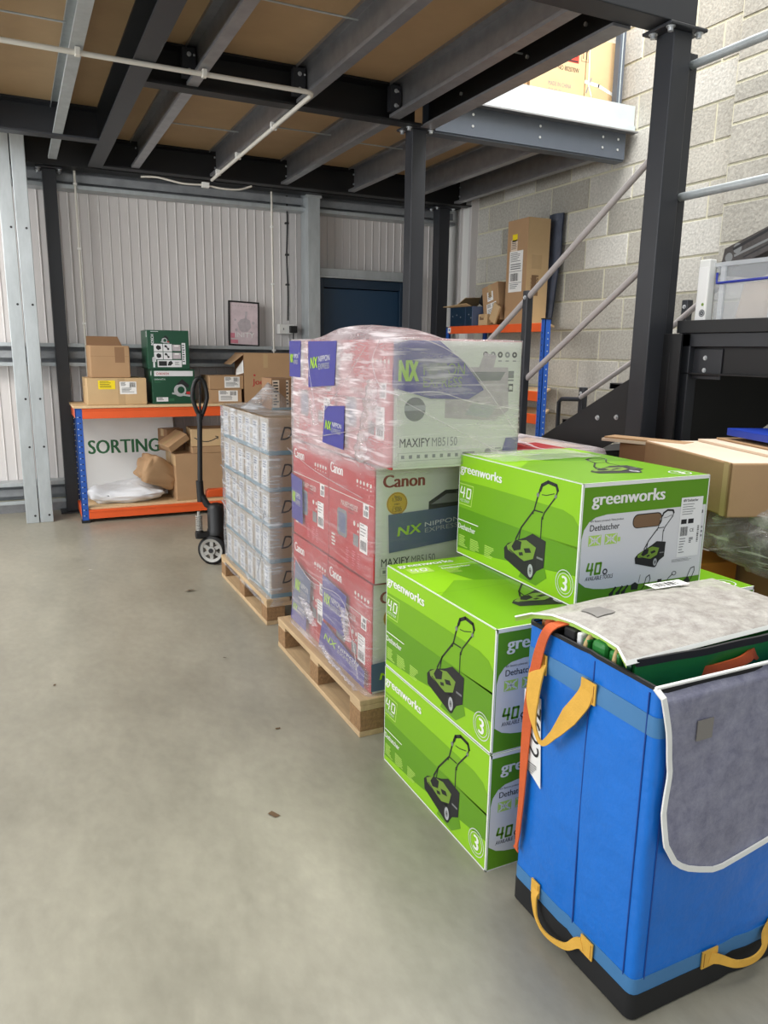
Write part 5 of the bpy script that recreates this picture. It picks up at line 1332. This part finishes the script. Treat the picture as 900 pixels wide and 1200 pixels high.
# ================================================================ STAIRCASE AND LANDING
st = empty('staircase', (3.3, 3.9, 0), 'black steel staircase and landing with grey tube handrails beside the block wall', 'staircase')
sx, sy = 3.3, 3.9
LZ = 1.57
def sp(x, y, z): return (x-sx, y-sy, z)
def stringer(x):
    # top edge: z = 1.29 at y 2.92, rising 0.53 per metre towards the landing
    def zt(y): return 1.29 - (y-2.92)*.53
    b = MB(); y0, y1 = 2.66, 4.95
    b.prism([sp(x, y0, zt(y0)), sp(x, y0, zt(y0)-.30), sp(x, 3.25, zt(3.25)-.27), sp(x, y1, max(.0, zt(y1)-.27)), sp(x, y1, zt(y1))], (.012, 0, 0), 'black')
    for y, dz in ((3.115, -.10), (2.975, -.16), (3.9, -.1), (4.4, -.1)): nut(b, sp(x, y, zt(y)+dz), (-1, 0, 0), .009, .008)
    b.build('stringer', st, bevel=.002)
stringer(2.75); stringer(3.60)
for i in range(6):
    z = 1.30 - .215*i; y = 2.80 + .36*i
    b = MB(); b.box(2.765-sx, 3.598-sx, y-sy, y+.26-sy, z-.035, z-.03, 'black'); b.box(2.765-sx, 3.598-sx, y-sy, y+.005-sy, z-.09, z-.03, 'black'); b.box(2.765-sx, 3.598-sx, y+.255-sy, y+.26-sy, z-.06, z-.03, 'black'); b.build('tread', st)
def post(x, y, z0, z1, wd=.045, dx=0):
    b = MB(); b.box(x-sx, x+wd-sx, y-sy, y+wd-sy, z0, z1, 'steel')
    nut(b, sp(x, y+wd/2, z1-.04), (-1, 0, 0), .008, .006); b.build('handrail_post', st, bevel=.004)
def rail(P, r=.0165, m='railtube'):
    b = MB(); b.tube([sp(*p) for p in P], r, m, 14); b.build('handrail', st)
b = MB(); b.box(2.751-sx, 2.763-sx, 2.60-sy, 2.87-sy, .95, 1.512, 'black'); b.build('corner_plate', st, bevel=.002)
post(2.755, 3.80, .80, 1.775); post(2.775, 2.73, 1.2, 2.715, .055); post(2.755, 4.56, .35, 1.30)
rail([(2.775, 4.60, 1.245), (2.775, 3.83, 1.728), (2.775, 2.81, 2.378)]); rail([(2.79, 4.60, .77), (2.79, 3.84, 1.244), (2.79, 2.81, 1.895)])
post(3.605, 4.255, .65, 1.18); post(3.605, 3.385, 1.05, 1.735)
rail([(3.60, 4.27, 1.11), (3.60, 3.80, 1.362), (3.60, 3.40, 1.64), (3.60, 2.72, 2.09)]); rail([(3.60, 4.27, .62), (3.60, 2.72, 1.65)])
b = MB(); b.tube([sp(3.62, 4.29, 1.095), sp(3.62, 4.50, 1.085), sp(3.62, 4.53, 1.06), sp(3.62, 4.53, .70)], .016, 'steel', 12); b.build('handrail_loop', st)
# landing
b = MB(); b.box(2.785-sx, 4.1-sx, 1.2-sy, 2.655-sy, LZ-.004, LZ, 'black'); b.box(2.780-sx, 2.79-sx, 1.2-sy, 2.66-sy, LZ-.055, LZ+.001, 'black'); b.box(2.785-sx, 4.1-sx, 2.65-sy, 2.66-sy, LZ-.055, LZ, 'black'); b.build('landing_plate', st, bevel=.003)
b = MB(); b.box(2.835-sx, 2.845-sx, 1.2-sy, 2.64-sy, 1.33, 1.515, 'black'); b.box(2.80-sx, 2.845-sx, 1.2-sy, 2.64-sy, 1.455, 1.515, 'steel'); b.box(2.80-sx, 2.845-sx, 1.2-sy, 2.64-sy, 1.33, 1.338, 'black'); b.build('landing_beam', st, bevel=.002)
b = MB(); b.box(2.80-sx, 2.86-sx, 2.59-sy, 2.65-sy, 0, 1.515, 'steel'); b.build('landing_leg', st, bevel=.004)
b = MB(); b.box(3.98-sx, 4.04-sx, 2.59-sy, 2.65-sy, 0, 1.515, 'steel'); b.build('landing_leg', st, bevel=.004)
b = MB(); b.box(2.826-sx, 2.834-sx, 2.43-sy, 2.59-sy, 1.31, 1.445, 'steel'); 
for z in (1.35, 1.405): nut(b, sp(2.826, 2.52, z), (-1, 0, 0), .007, .005)
b.build('bracket_plate', st, bevel=.002)
b = MB(); b.prism([sp(2.764, 2.662, .70), sp(3.30, 2.662, .92), sp(3.36, 2.662, 1.01), sp(4.1, 2.662, 1.40), sp(4.1, 2.662, 1.51), sp(2.764, 2.662, 1.51)], (0, .008, 0), 'black'); b.build('soffit_panel', st)
for z in (2.667, 2.12): rail([(2.80, 2.735, z), (2.80, 1.30, z)], .0185, 'galv')
post(2.76, 1.25, 1.3, 2.715)

# things standing on the landing
wl = 2.86
b = MB(); b.box(-.02, .02, -.03, .03, 0, .265, 'white'); b.box(-.021, .02, -.025, .03, 0, .235, 'gwhite')
f = Fr(b, (-.021, .03, 0), (0, -1, 0), (0, 0, 1)); f.circ(.04, .032, .016, 'ink', 1); f.ring(.04, .032, .009, .013, 'silver', 2); f.circ(.04, .07, .007, 'olive', 1); f.circ(.04, .032, .004, 'silver', 2)
b.build('white_unit', loc=(2.845, 2.575, LZ+.001), bevel=.004, label='white plastic unit with a black dial, left of the clear storage box on the landing', cat='appliance')
cb = empty('storage_box', (3.02, 2.36, LZ+.001), 'clear plastic storage box with blue clip handles on the landing', 'storage box')
b = MB(); W_, D_, H_ = .30, .42, .25
def shell(x, y, z0, z1, ins): return [(-x, -y, z0), (x, -y, z0), (x+ins, -y-ins, z1)]
t = .004
for (x0, x1, y0, y1) in ((-W_/2, W_/2, -D_/2, -D_/2+t), (-W_/2, W_/2, D_/2-t, D_/2), (-W_/2, -W_/2+t, -D_/2+t, D_/2-t), (W_/2-t, W_/2, -D_/2+t, D_/2-t)):
    b.box(x0, x1, y0, y1, t, H_, 'clearbox')
b.box(-W_/2, W_/2, -D_/2, D_/2, 0, t, 'clearbox'); o = b.build('box_body', cb); set_haze(o, lambda p: 1.0)
b = MB(); b.box(-W_/2-.015, -W_/2, -D_/2-.015, D_/2+.015, H_-.018, H_, 'clearbox'); b.box(W_/2, W_/2+.015, -D_/2-.015, D_/2+.015, H_-.018, H_, 'clearbox'); b.box(-W_/2, W_/2, -D_/2-.015, -D_/2, H_-.018, H_, 'clearbox'); b.box(-W_/2, W_/2, D_/2, D_/2+.015, H_-.018, H_, 'clearbox')
for y in (-.12, .14): b.box(-W_/2-.012, -W_/2-.001, y-.012, y+.012, .004, H_-.018, 'clearbox')
o = b.build('rim', cb); set_haze(o, lambda p: 1.6)
b = MB(); b.tube([(-W_/2-.012, .17, .205), (-W_/2-.022, .16, .16), (-W_/2-.022, -.12, .165), (-W_/2-.012, -.13, .21)], .006, 'bluep', 8); b.build('clip_handle', cb)
b = MB(); b.tube([(-.12, -D_/2-.012, .205), (-.12, -D_/2-.022, .16), (.12, -D_/2-.022, .16), (.12, -D_/2-.012, .21)], .006, 'bluep', 8); b.build('clip_handle', cb)
b = MB(); b.prism([(-.13, .10, .006), (-.13, -.17, .006), (-.13, -.17, .165), (-.13, .07, .155)], (.26, 0, 0), 'cardp'); b.build('folded_paper', loc=(3.02, 2.34, LZ+.001), label='pale folded paper sheets stored inside the clear box', cat='paper', bevel=.004)
gb = MB(); gb.prism([(0, .185, -.055), (0, -.62, .215), (0, -.62, .315), (0, .165, .06)], (.26, 0, 0), 'grain'); f = Fr(gb, (-.0, .185, -.055), (0, -1, .335), (0, .335, 1)); f.line([(.10, .05), (.3, .045), (.8, .055)], .010, 'grey_ink', 1); f.circ(.07, .055, .020, 'grey_ink', 1, 14); f.circ(.12, .075, .022, 'grey_ink', 1, 14); f.line([(.1, .08), (.3, .085), (.85, .07)], .012, 'ink', 1.5); f.line([(.14, .025), (.5, .03), (.85, .02)], .006, 'ink', 1)
gb.build('dark_board', loc=(2.886, 2.365, LZ+.252), bevel=.004, label='dark woodgrain boards standing tilted in the clear storage box', cat='board')

# ================================================================ RACK BY THE BLOCK WALL
rk = empty('storage_rack', (3.93, 5.6, 0), 'storage rack with orange beams and blue uprights against the block wall', 'shelving')
rx0, rx1, ry0, ry1 = 3.70, 4.16, 4.85, 6.36
for y in (ry0, ry1-.05):
    for x in ((rx0,) if y == ry0 else (rx0, rx1-.05)):
        b = MB(); xx, yy = x-3.93, y-5.6
        ut = 1.668 if y == ry0 else 1.63; b.box(xx, xx+.004, yy, yy+.05, 0, ut, 'blue'); b.box(xx, xx+.05, yy, yy+.004, 0, ut, 'blue') if y == ry0 else b.box(xx, xx+.05, yy+.046, yy+.05, 0, ut, 'blue')
        for i in range(22):
            z = .60+i*.046; b.disc((xx-.0004, yy+.032, z), (-1, 0, 0), .0055, .0006, 'ink', 8); b.disc((xx+.03, yy-.0004, z), (0, -1, 0), .0055, .0006, 'galvp', 8)
        b.box(xx-.003, xx+.054, yy-.003, yy+.054, ut-.002, ut+.008, 'ink'); b.build('upright', rk)
for z0, z1 in ((1.575, 1.642), (1.038, 1.115), (.858, .935), (.1, .17)):
    b = MB(); b.box(rx0-3.93, rx0+.03-3.93, ry0+.05-5.6, ry1-.05-5.6, z0, z1, 'orange'); b.build('beam', rk, bevel=.004)
    b = MB(); b.prism([(rx0+.03-3.93, ry0+.03-5.6, z1-.015), (rx0+.05-3.93, ry0+.03-5.6, z1-.015), (rx1-3.93, 5.33-5.6, z1-.015), (rx1-3.93, ry1-.03-5.6, z1-.015), (rx0+.03-3.93, ry1-.03-5.6, z1-.015)], (0, 0, .016), 'ply'); b.build('shelf_board', rk)
b = MB(); b.box(rx0-.004-3.93, rx0-.001-3.93, 6.27-5.6, 6.32-5.6, 1.585, 1.632, 'whitep'); b.box(rx0-.005-3.93, rx0-.004-3.93, 6.285-5.6, 6.305-5.6, 1.6, 1.618, 'blue'); b.build('load_sign', rk)
RZ = 1.6435
# tall carton
def tallp(fr, wx, dy, h):
    f = fr['front']; f.rect(.05, .45, .15, .56, 'tape', 1); f.rect(.055, .235, .125, .40, 'brown_in', 1); f.text(.105, .385, .045, 'LOOP', 'cardl', 2, w=.13, rot=R(-90), bold=.02); f.text(.045, .38, .022, 'SNUG', 'brown_in', 2, w=.1, rot=R(-90)); f.rect(0, 0, .006, h, 'cardl', 1)
tc = carton('tall_carton', (3.97, 5.50, RZ), (.22, .29, .85), R(0), 'card', 'tall brown carton with white delivery labels standing on the rack', prints=tallp, tape=False)
b = MB(); f = Fr(b, *FA(.22, .29)); f.rect(.007, 0, .22, .85, 'cardl', .4); b.build('pale_side', tc)
sticker(tc, LA(.22, .29), .045, .27, .235, .60, 'whitep', 21, 'tall'); sticker(tc, LA(.22, .29), .055, .60, .15, .69, 'cardp', 5, 'lines', 'small_label'); sticker(tc, LA(.22, .29), .075, .68, .145, .735, 'yel', 8, 'none', 'yellow_label')
ds = MB(); ds.grid(lambda u, v: (.02*nz((u, v, 0), 3, 2) + .05*v, .12*(1-.3*v)*(u-.5)*2 - .04*v, v*.90), 10, 30, 'dplastic'); ds.grid(lambda u, v: (.012+.02*nz((1-u, v, 0), 3, 2) + .05*v, .12*(1-.3*v)*(.5-u)*2 - .04*v, v*.90), 10, 30, 'dplastic')
ds.build('plastic_sheet', loc=(4.10, 5.42, RZ), label='dark grey plastic wrapped panel leaning behind the tall carton on the rack', cat='plastic sheet')
# tilted carton, bin and little boxes
o = carton('cardboard_box', (3.93, 5.80, RZ+.03), (.18, .25, .33), 0, 'card', 'tilted brown carton with two white labels leaning on the tall carton')
o.rotation_euler = (R(-11), 0, R(0)); o.location = (3.93, 5.80, RZ+.026)
sticker(o, LA(.18, .25), .08, .19, .17, .27, 'whitep', 31, 'lines'); sticker(o, LA(.18, .25), .06, .07, .21, .17, 'whitep', 35)
b = MB(); wx, dy, h, t = .30, .39, .17, .006
b.box(-wx/2, wx/2, -dy/2, -dy/2+t, 0, h, 'slate'); b.box(-wx/2, wx/2, dy/2-t, dy/2, 0, h, 'slate'); b.box(-wx/2, -wx/2+t, -dy/2+t, dy/2-t, 0, h, 'doord'); b.box(wx/2-t, wx/2, -dy/2+t, dy/2-t, 0, h, 'doord'); b.box(-wx/2+t, wx/2-t, -dy/2+t, dy/2-t, 0, t, 'ink')
f = Fr(b, *LA(wx, dy)); f.rect(.27, 0, .275, h, 'slate', 1)
for u, v in ((.05, .09), (.12, .1), (.19, .08), (.33, .1), (.37, .07)): f.circ(u, v, .006, 'silver', 1, 8)
o = b.build('storage_bin', loc=(3.89, 6.165, RZ), label='navy printed open carton holding cardboard scraps at the rack end', cat='box', bevel=.003)
b = MB(); b.prism([(-wx/2, -dy/2+.02, h), (-wx/2-.05, -dy/2+.02, h+.02), (-wx/2-.05, dy/2+.05, h+.005), (-wx/2, dy/2, h)], (0, 0, .005), 'cardl'); b.prism([(-wx/2+.02, dy/2-.03, h), (wx/2-.05, dy/2-.03, h), (wx/2-.06, dy/2-.22, h+.09), (-wx/2+.03, dy/2-.22, h+.08)], (0, 0.005, .004), 'cardl'); b.build('flap', o)
carton('small_box', (3.86, 5.895, RZ), (.12, .13, .10), R(4), 'cardl', 'small tan box in front of the tilted carton on the rack', prints=lambda fr, wx, dy, h: fr['left'].rect(.02, .05, .08, .08, 'brown_in', 1))
o = slab('black_case', (3.93, 6.05, RZ+.171), (.12, .13, .10), 'rubber', 'black plastic case resting on the navy carton edge on the rack', None, (R(22), R(10), 0), 'case')
o = slab('black_case', (4.05, 5.94, RZ), (.14, .12, .21), 'rubber', 'black case standing behind the small tan box on the rack', None, (0, 0, R(10)), 'case')
o = carton('cardboard_box', (3.80, 5.735, RZ+.005), (.02, .10, .16), 0, 'cardl', 'folded card strip leaning in front of the tilted carton on the rack', tape=False, seam=False); o.rotation_euler = (R(28), 0, 0); o.location.z = RZ+.03

# ================================================================ LOADS UNDER THE STAIR AND TO THE RIGHT
pallet('pallet', 1.90, 2.62, 2.84, 3.64, .14, 'dark pallet under the wrapped red load behind the steel column')
def redload(fr, wx, dy, h):
    f = fr['front']; f.rect(.0, h-.05, wx, h-.02, 'cream', 1); l = fr['left']; l.text(.05, h-.12, .04, 'Canon', 'whitep', 1, w=.13, bold=.02)
for i in range(4):
    carton('printer_carton', (2.255 + .0*(i % 2), 2.985+.375*(i % 2)+.06, .141+.395*(i//2)), (.66, .37, .392), 0, 'redb', '%s red carton, %s row of the wrapped load under the stair' % (('lower', 'upper')[i//2], ('near', 'far')[i % 2]), 'red cartons under the stair', tape=False, prints=redload)
wr = wrap('stretch_wrap', [(.10, 1.905, 2.605, 2.84, 3.63), (.935, 1.915, 2.595, 2.850, 3.61), (.960, 1.92, 2.59, 2.855, 3.605)], 'film', lambda p: 1.25+.4*nz(p, 4, 2), 'pink hazed stretch film round the red load under the stair', top=lambda x, y, s: .962+.02*max(0, nz((x, y, 0), 5, 4)), seed=12, group='stretch film', amp=.008, step=.045)
b = MB(); b.box(-.33, .33, -.22, .25, 0, .012, 'cardd'); b.box(-.30, .34, -.16, .26, .013, .020, 'card'); o = b.build('cardboard_sheet', loc=(2.25, 3.16, .934), rotz=R(2), label='flattened pale cardboard sheets lying on the wrapped red load', cat='cardboard')
b = MB(); b.grid(lambda u, v: (1.63+.34*u+.06*v, 2.58+.5*v-.1*u, 1.105-.085*u*(1-.2*v) + .012*nz((u, v, 0), 4, 3)), 20, 20, 'film'); o = b.build('film_sheet', label='loose pinkish film stretched between the printer load and the red load', cat='film'); set_haze(o, lambda p: 2.2+.8*nz(p, 5, 1))

# big brown cartons right of the lime cartons
A_ = R(-17)
carton('cardboard_box', (2.46, 1.98, .0), (.62, .74, .30), R(-6), 'cardd', 'brown carton on the floor, bottom of the stack right of the lime cartons', tape=False)
b = MB(); b.box(-.12, .12, -.14, .14, 0, .36, 'amber'); f = Fr(b, *FA(.24, .28)); f.rect(.02, .1, .2, .25, 'orange', 1); f.rect(.03, .02, .12, .08, 'ink', 1)
b.build('amber_carton', loc=(2.30, 2.05, .301), rotz=R(-4), bevel=.004, label='amber printed carton in the gap right of the topmost lime carton', cat='box')
carton('cardboard_box', (2.60, 1.86, .301), (.34, .46, .34), R(-6), 'cardd', 'brown carton below the clear bag right of the lime cartons', tape=False)
b = MB(); b.box(-.13, .13, -.17, .17, 0, .24, 'redb'); Fr(b, (-.13, -.17, .24), (1, 0, 0), (0, 1, 0)).rect(.0, .15, .26, .19, 'tape', 1); b.build('red_carton', loc=(2.32, 1.40, .0), rotz=R(-6), bevel=.004, label='small red carton on the floor beside the lime corner', cat='box')
wx, dy, h = .54, .66, .19
b = MB(); b.box(-wx/2, wx/2, -dy/2, dy/2, 0, h, 'card'); Fr(b, (-wx/2, -dy/2, h), (1, 0, 0), (0, 1, 0)).rect(.005, .005, wx-.005, dy-.005, 'cardp', 1); f = Fr(b, *LA(wx, dy)); f.rect(dy-.05, 0, dy-.02, h, 'cardl', 1); f.rect(dy-.012, 0, dy, h, 'cardd', 1)
brc = b.build('cardboard_box', loc=(2.545, 2.01, .868), rotz=R(-19), bevel=.006, label='large brown carton with pale taped top, under the stair landing', cat='box')
b = MB(); b.box(-.05, .25, -dy/2+.01, dy/2-.03, h+.001, h+.012, 'cardp'); b.box(.02, .27, -dy/2+.02, dy/2-.05, h+.013, h+.02, 'card'); b.build('loose_flaps', brc, bevel=.002)
b = MB(); b.box(-.26, .26, -.17, .17, 0, .20, 'card'); b.build('cardboard_box', loc=(2.66, 2.19, .662), rotz=R(-14), bevel=.006, label='brown carton between the large pale-topped carton and the clear bag', cat='box')
b = MB(); b.box(-.05, .05, -.19, .19, 0, .012, 'cardp'); b.box(-.045, .05, -.18, .18, .013, .02, 'card'); b.build('cardboard_sheet', loc=(2.44, 2.44, 1.04), rotz=R(20), label='crumpled card offcut between the column and the large brown carton', cat='cardboard')
b = MB(); b.box(-.06, .06, -.09, .09, 0, 1.038, 'cardd'); b.build('cardboard_roll_box', loc=(2.45, 2.46, 0), rotz=R(10), bevel=.005, label='narrow upright brown carton beside the steel column foot', cat='box')
b = MB(); b.prism([(-.14, -.4, 0), (.2, -.4, .0), (.2, .1, .0), (-.1, .14, .0)], (0, 0, .03), 'bluesh'); b.disc((.0, -.2, .03), (0, 0, 1), .006, .004, 'whitep', 8); b.build('blue_board', loc=(2.72, 2.06, 1.093), rotz=R(-14), bevel=.006, label='royal blue board lying on the large brown carton', cat='board')
# clear crinkled bag with grey machine parts
bag = empty('clear_bag', (2.46, 1.72, .655), 'clear crinkled plastic bag wrapped round grey parts, right of the lime cartons', 'bag')
b = MB(); b.prism([(-.10, -.18, .12), (.16, -.24, .03), (.20, .10, .06), (-.05, .16, .16)], (.0, .0, .05), 'silver'); b.prism([(-.08, -.12, .175), (.13, -.2, .09), (.15, .0, .1), (-.03, .08, .185)], (0, 0, .035), 'rubber'); b.build('grey_part', bag, bevel=.006)
pl = pillow(.50, .46, .24, 'bagfilm', 21, amp=.05, crease=.05, nu=64, nv=34, e=.6); o = pl.build('film_skin', bag, loc=(.04, .0, .0)); set_haze(o, lambda p: 1.2+.6*nz(p, 6, 2))
b = MB(); b.grid(lambda u, v: (-.15+.30*u, -.26-.02*v+.02*nz((u, v, 1), 5, 2), .12-.42*v*(.6+.4*u)), 18, 24, 'bagfilm'); o = b.build('film_tail', bag); set_haze(o, lambda p: 1.0+.5*nz(p, 9, 2))

# ================================================================ CARTONS ON THE UPPER FLOOR
DZ = 3.039
def up1(fr, wx, dy, h):
    f = fr['front']; f = Fr(f.mb, f.P(.055, .045, 0), f.U, f.V); f.rect(.26, .33, .355, .45, 'red', 1); f.text(.307, .40, .025, 'm', 'ink', 2, align='C', bold=.02); f.rect(.265, .335, .35, .345, 'ink', 2); f.rect(.275, .37, .34, .385, 'ink', 2)
    f.frame(.375, .35, .44, .45, .003, 'ink', 1)
    for u in (.392, .422): f.line([(u, .37), (u, .43)], .006, 'ink', 2); f.poly([(u-.011, .42), (u+.011, .42), (u, .44)], 'ink', 2)
    f.text(.10, .27, .030, 'ITEM NO 802070W', 'ink', 1, w=.26, bold=.015); f.text(.10, .16, .028, 'MADE IN CHINA', 'grey_ink', 1, w=.2, bold=.01); f.text(.10, .115, .028, 'Q/NO P/:', 'grey_ink', 1, w=.12); f.rect(.29, .0, .39, .13, 'whitep', 1)
carton('cardboard_box', (3.585, 4.92, DZ), (.47, .40, .57), 0, 'cardl', 'upstairs carton printed with item number and red warning square', 'cartons on the upper floor', prints=up1)
def up0(fr, wx, dy, h):
    f = fr['front']; f.rect(wx-.12, .25, wx-.03, .30, 'red', 1); f.line([(0, .14), (wx, .17)], .012, 'cardp', 1); f.line([(0, .22), (wx, .15)], .008, 'cardp', 1.5)
carton('cardboard_box', (3.10, 4.92, DZ), (.46, .40, .40), 0, 'card', 'upstairs carton with strapping at the left end of the row', 'cartons on the upper floor', prints=up0)
def up2(fr, wx, dy, h):
    f = fr['front']; f.line([(0, .27), (.12, .26), (wx, .2)], .022, 'whitep', 1); f.line([(.02, .5), (.03, .25), (.06, .18), (.04, .1)], .008, 'whitep', 1.4); f.rect(.0, .12, wx, .124, 'brown_in', 1); f.line([(.01, .2), (.05, .3)], .01, 'grey_ink', 1.2)
carton('cardboard_box', (3.995, 4.92, DZ), (.33, .40, .56), 0, 'cardl', 'upstairs carton with white strapping beside the guard post', 'cartons on the upper floor', prints=up2)
carton('cardboard_box', (3.52, 5.36, DZ), (.6, .40, .62), 0, 'card', 'upstairs carton behind the row at the floor edge', 'cartons on the upper floor')

# ================================================================ FLOOR SCRAPS
b = MB(); b.poly([(-.03, 0, .004), (-.005, -.012, .010), (.035, -.004, .006), (.01, .014, .004)], 'dust'); b.poly([(-.005, -.012, .010), (.0, -.02, .016), (.03, -.012, .008), (.035, -.004, .006)], 'dust'); b.build('dry_leaf', loc=(.83, 4.36, .001), rotz=.4, label='dry brown leaf on the floor left of the far pallet', cat='leaf')
for i, (x, y, s, lb_) in enumerate(((.34, 5.05, .010, 'white paper scrap on the open floor left of the pallet truck'), (.36, 1.14, .012, 'straw coloured splinter on the floor at the bottom of the picture'), (.62, 2.03, .018, 'dark scuff chip on the floor near the lime cartons'), (.80, 2.55, .010, 'tiny dark chip on the floor by the pine pallet corner'), (.05, 3.3, .010, 'tiny dark speck of dirt on the open floor at picture left'), (.78, 3.3, .008, 'tiny dark speck on the floor between the two front pallets'))):
    b = MB(); b.poly([(-s, -s*.4, .002), (s, -s*.6, .004), (s*1.2, s*.3, .003), (-s*.6, s*.5, .002)], ('whitep', 'cardl', 'dust')[min(i, 2)]); b.build('floor_scrap', loc=(x, y, .0005), rotz=i*1.1, label=lb_, cat='scrap')
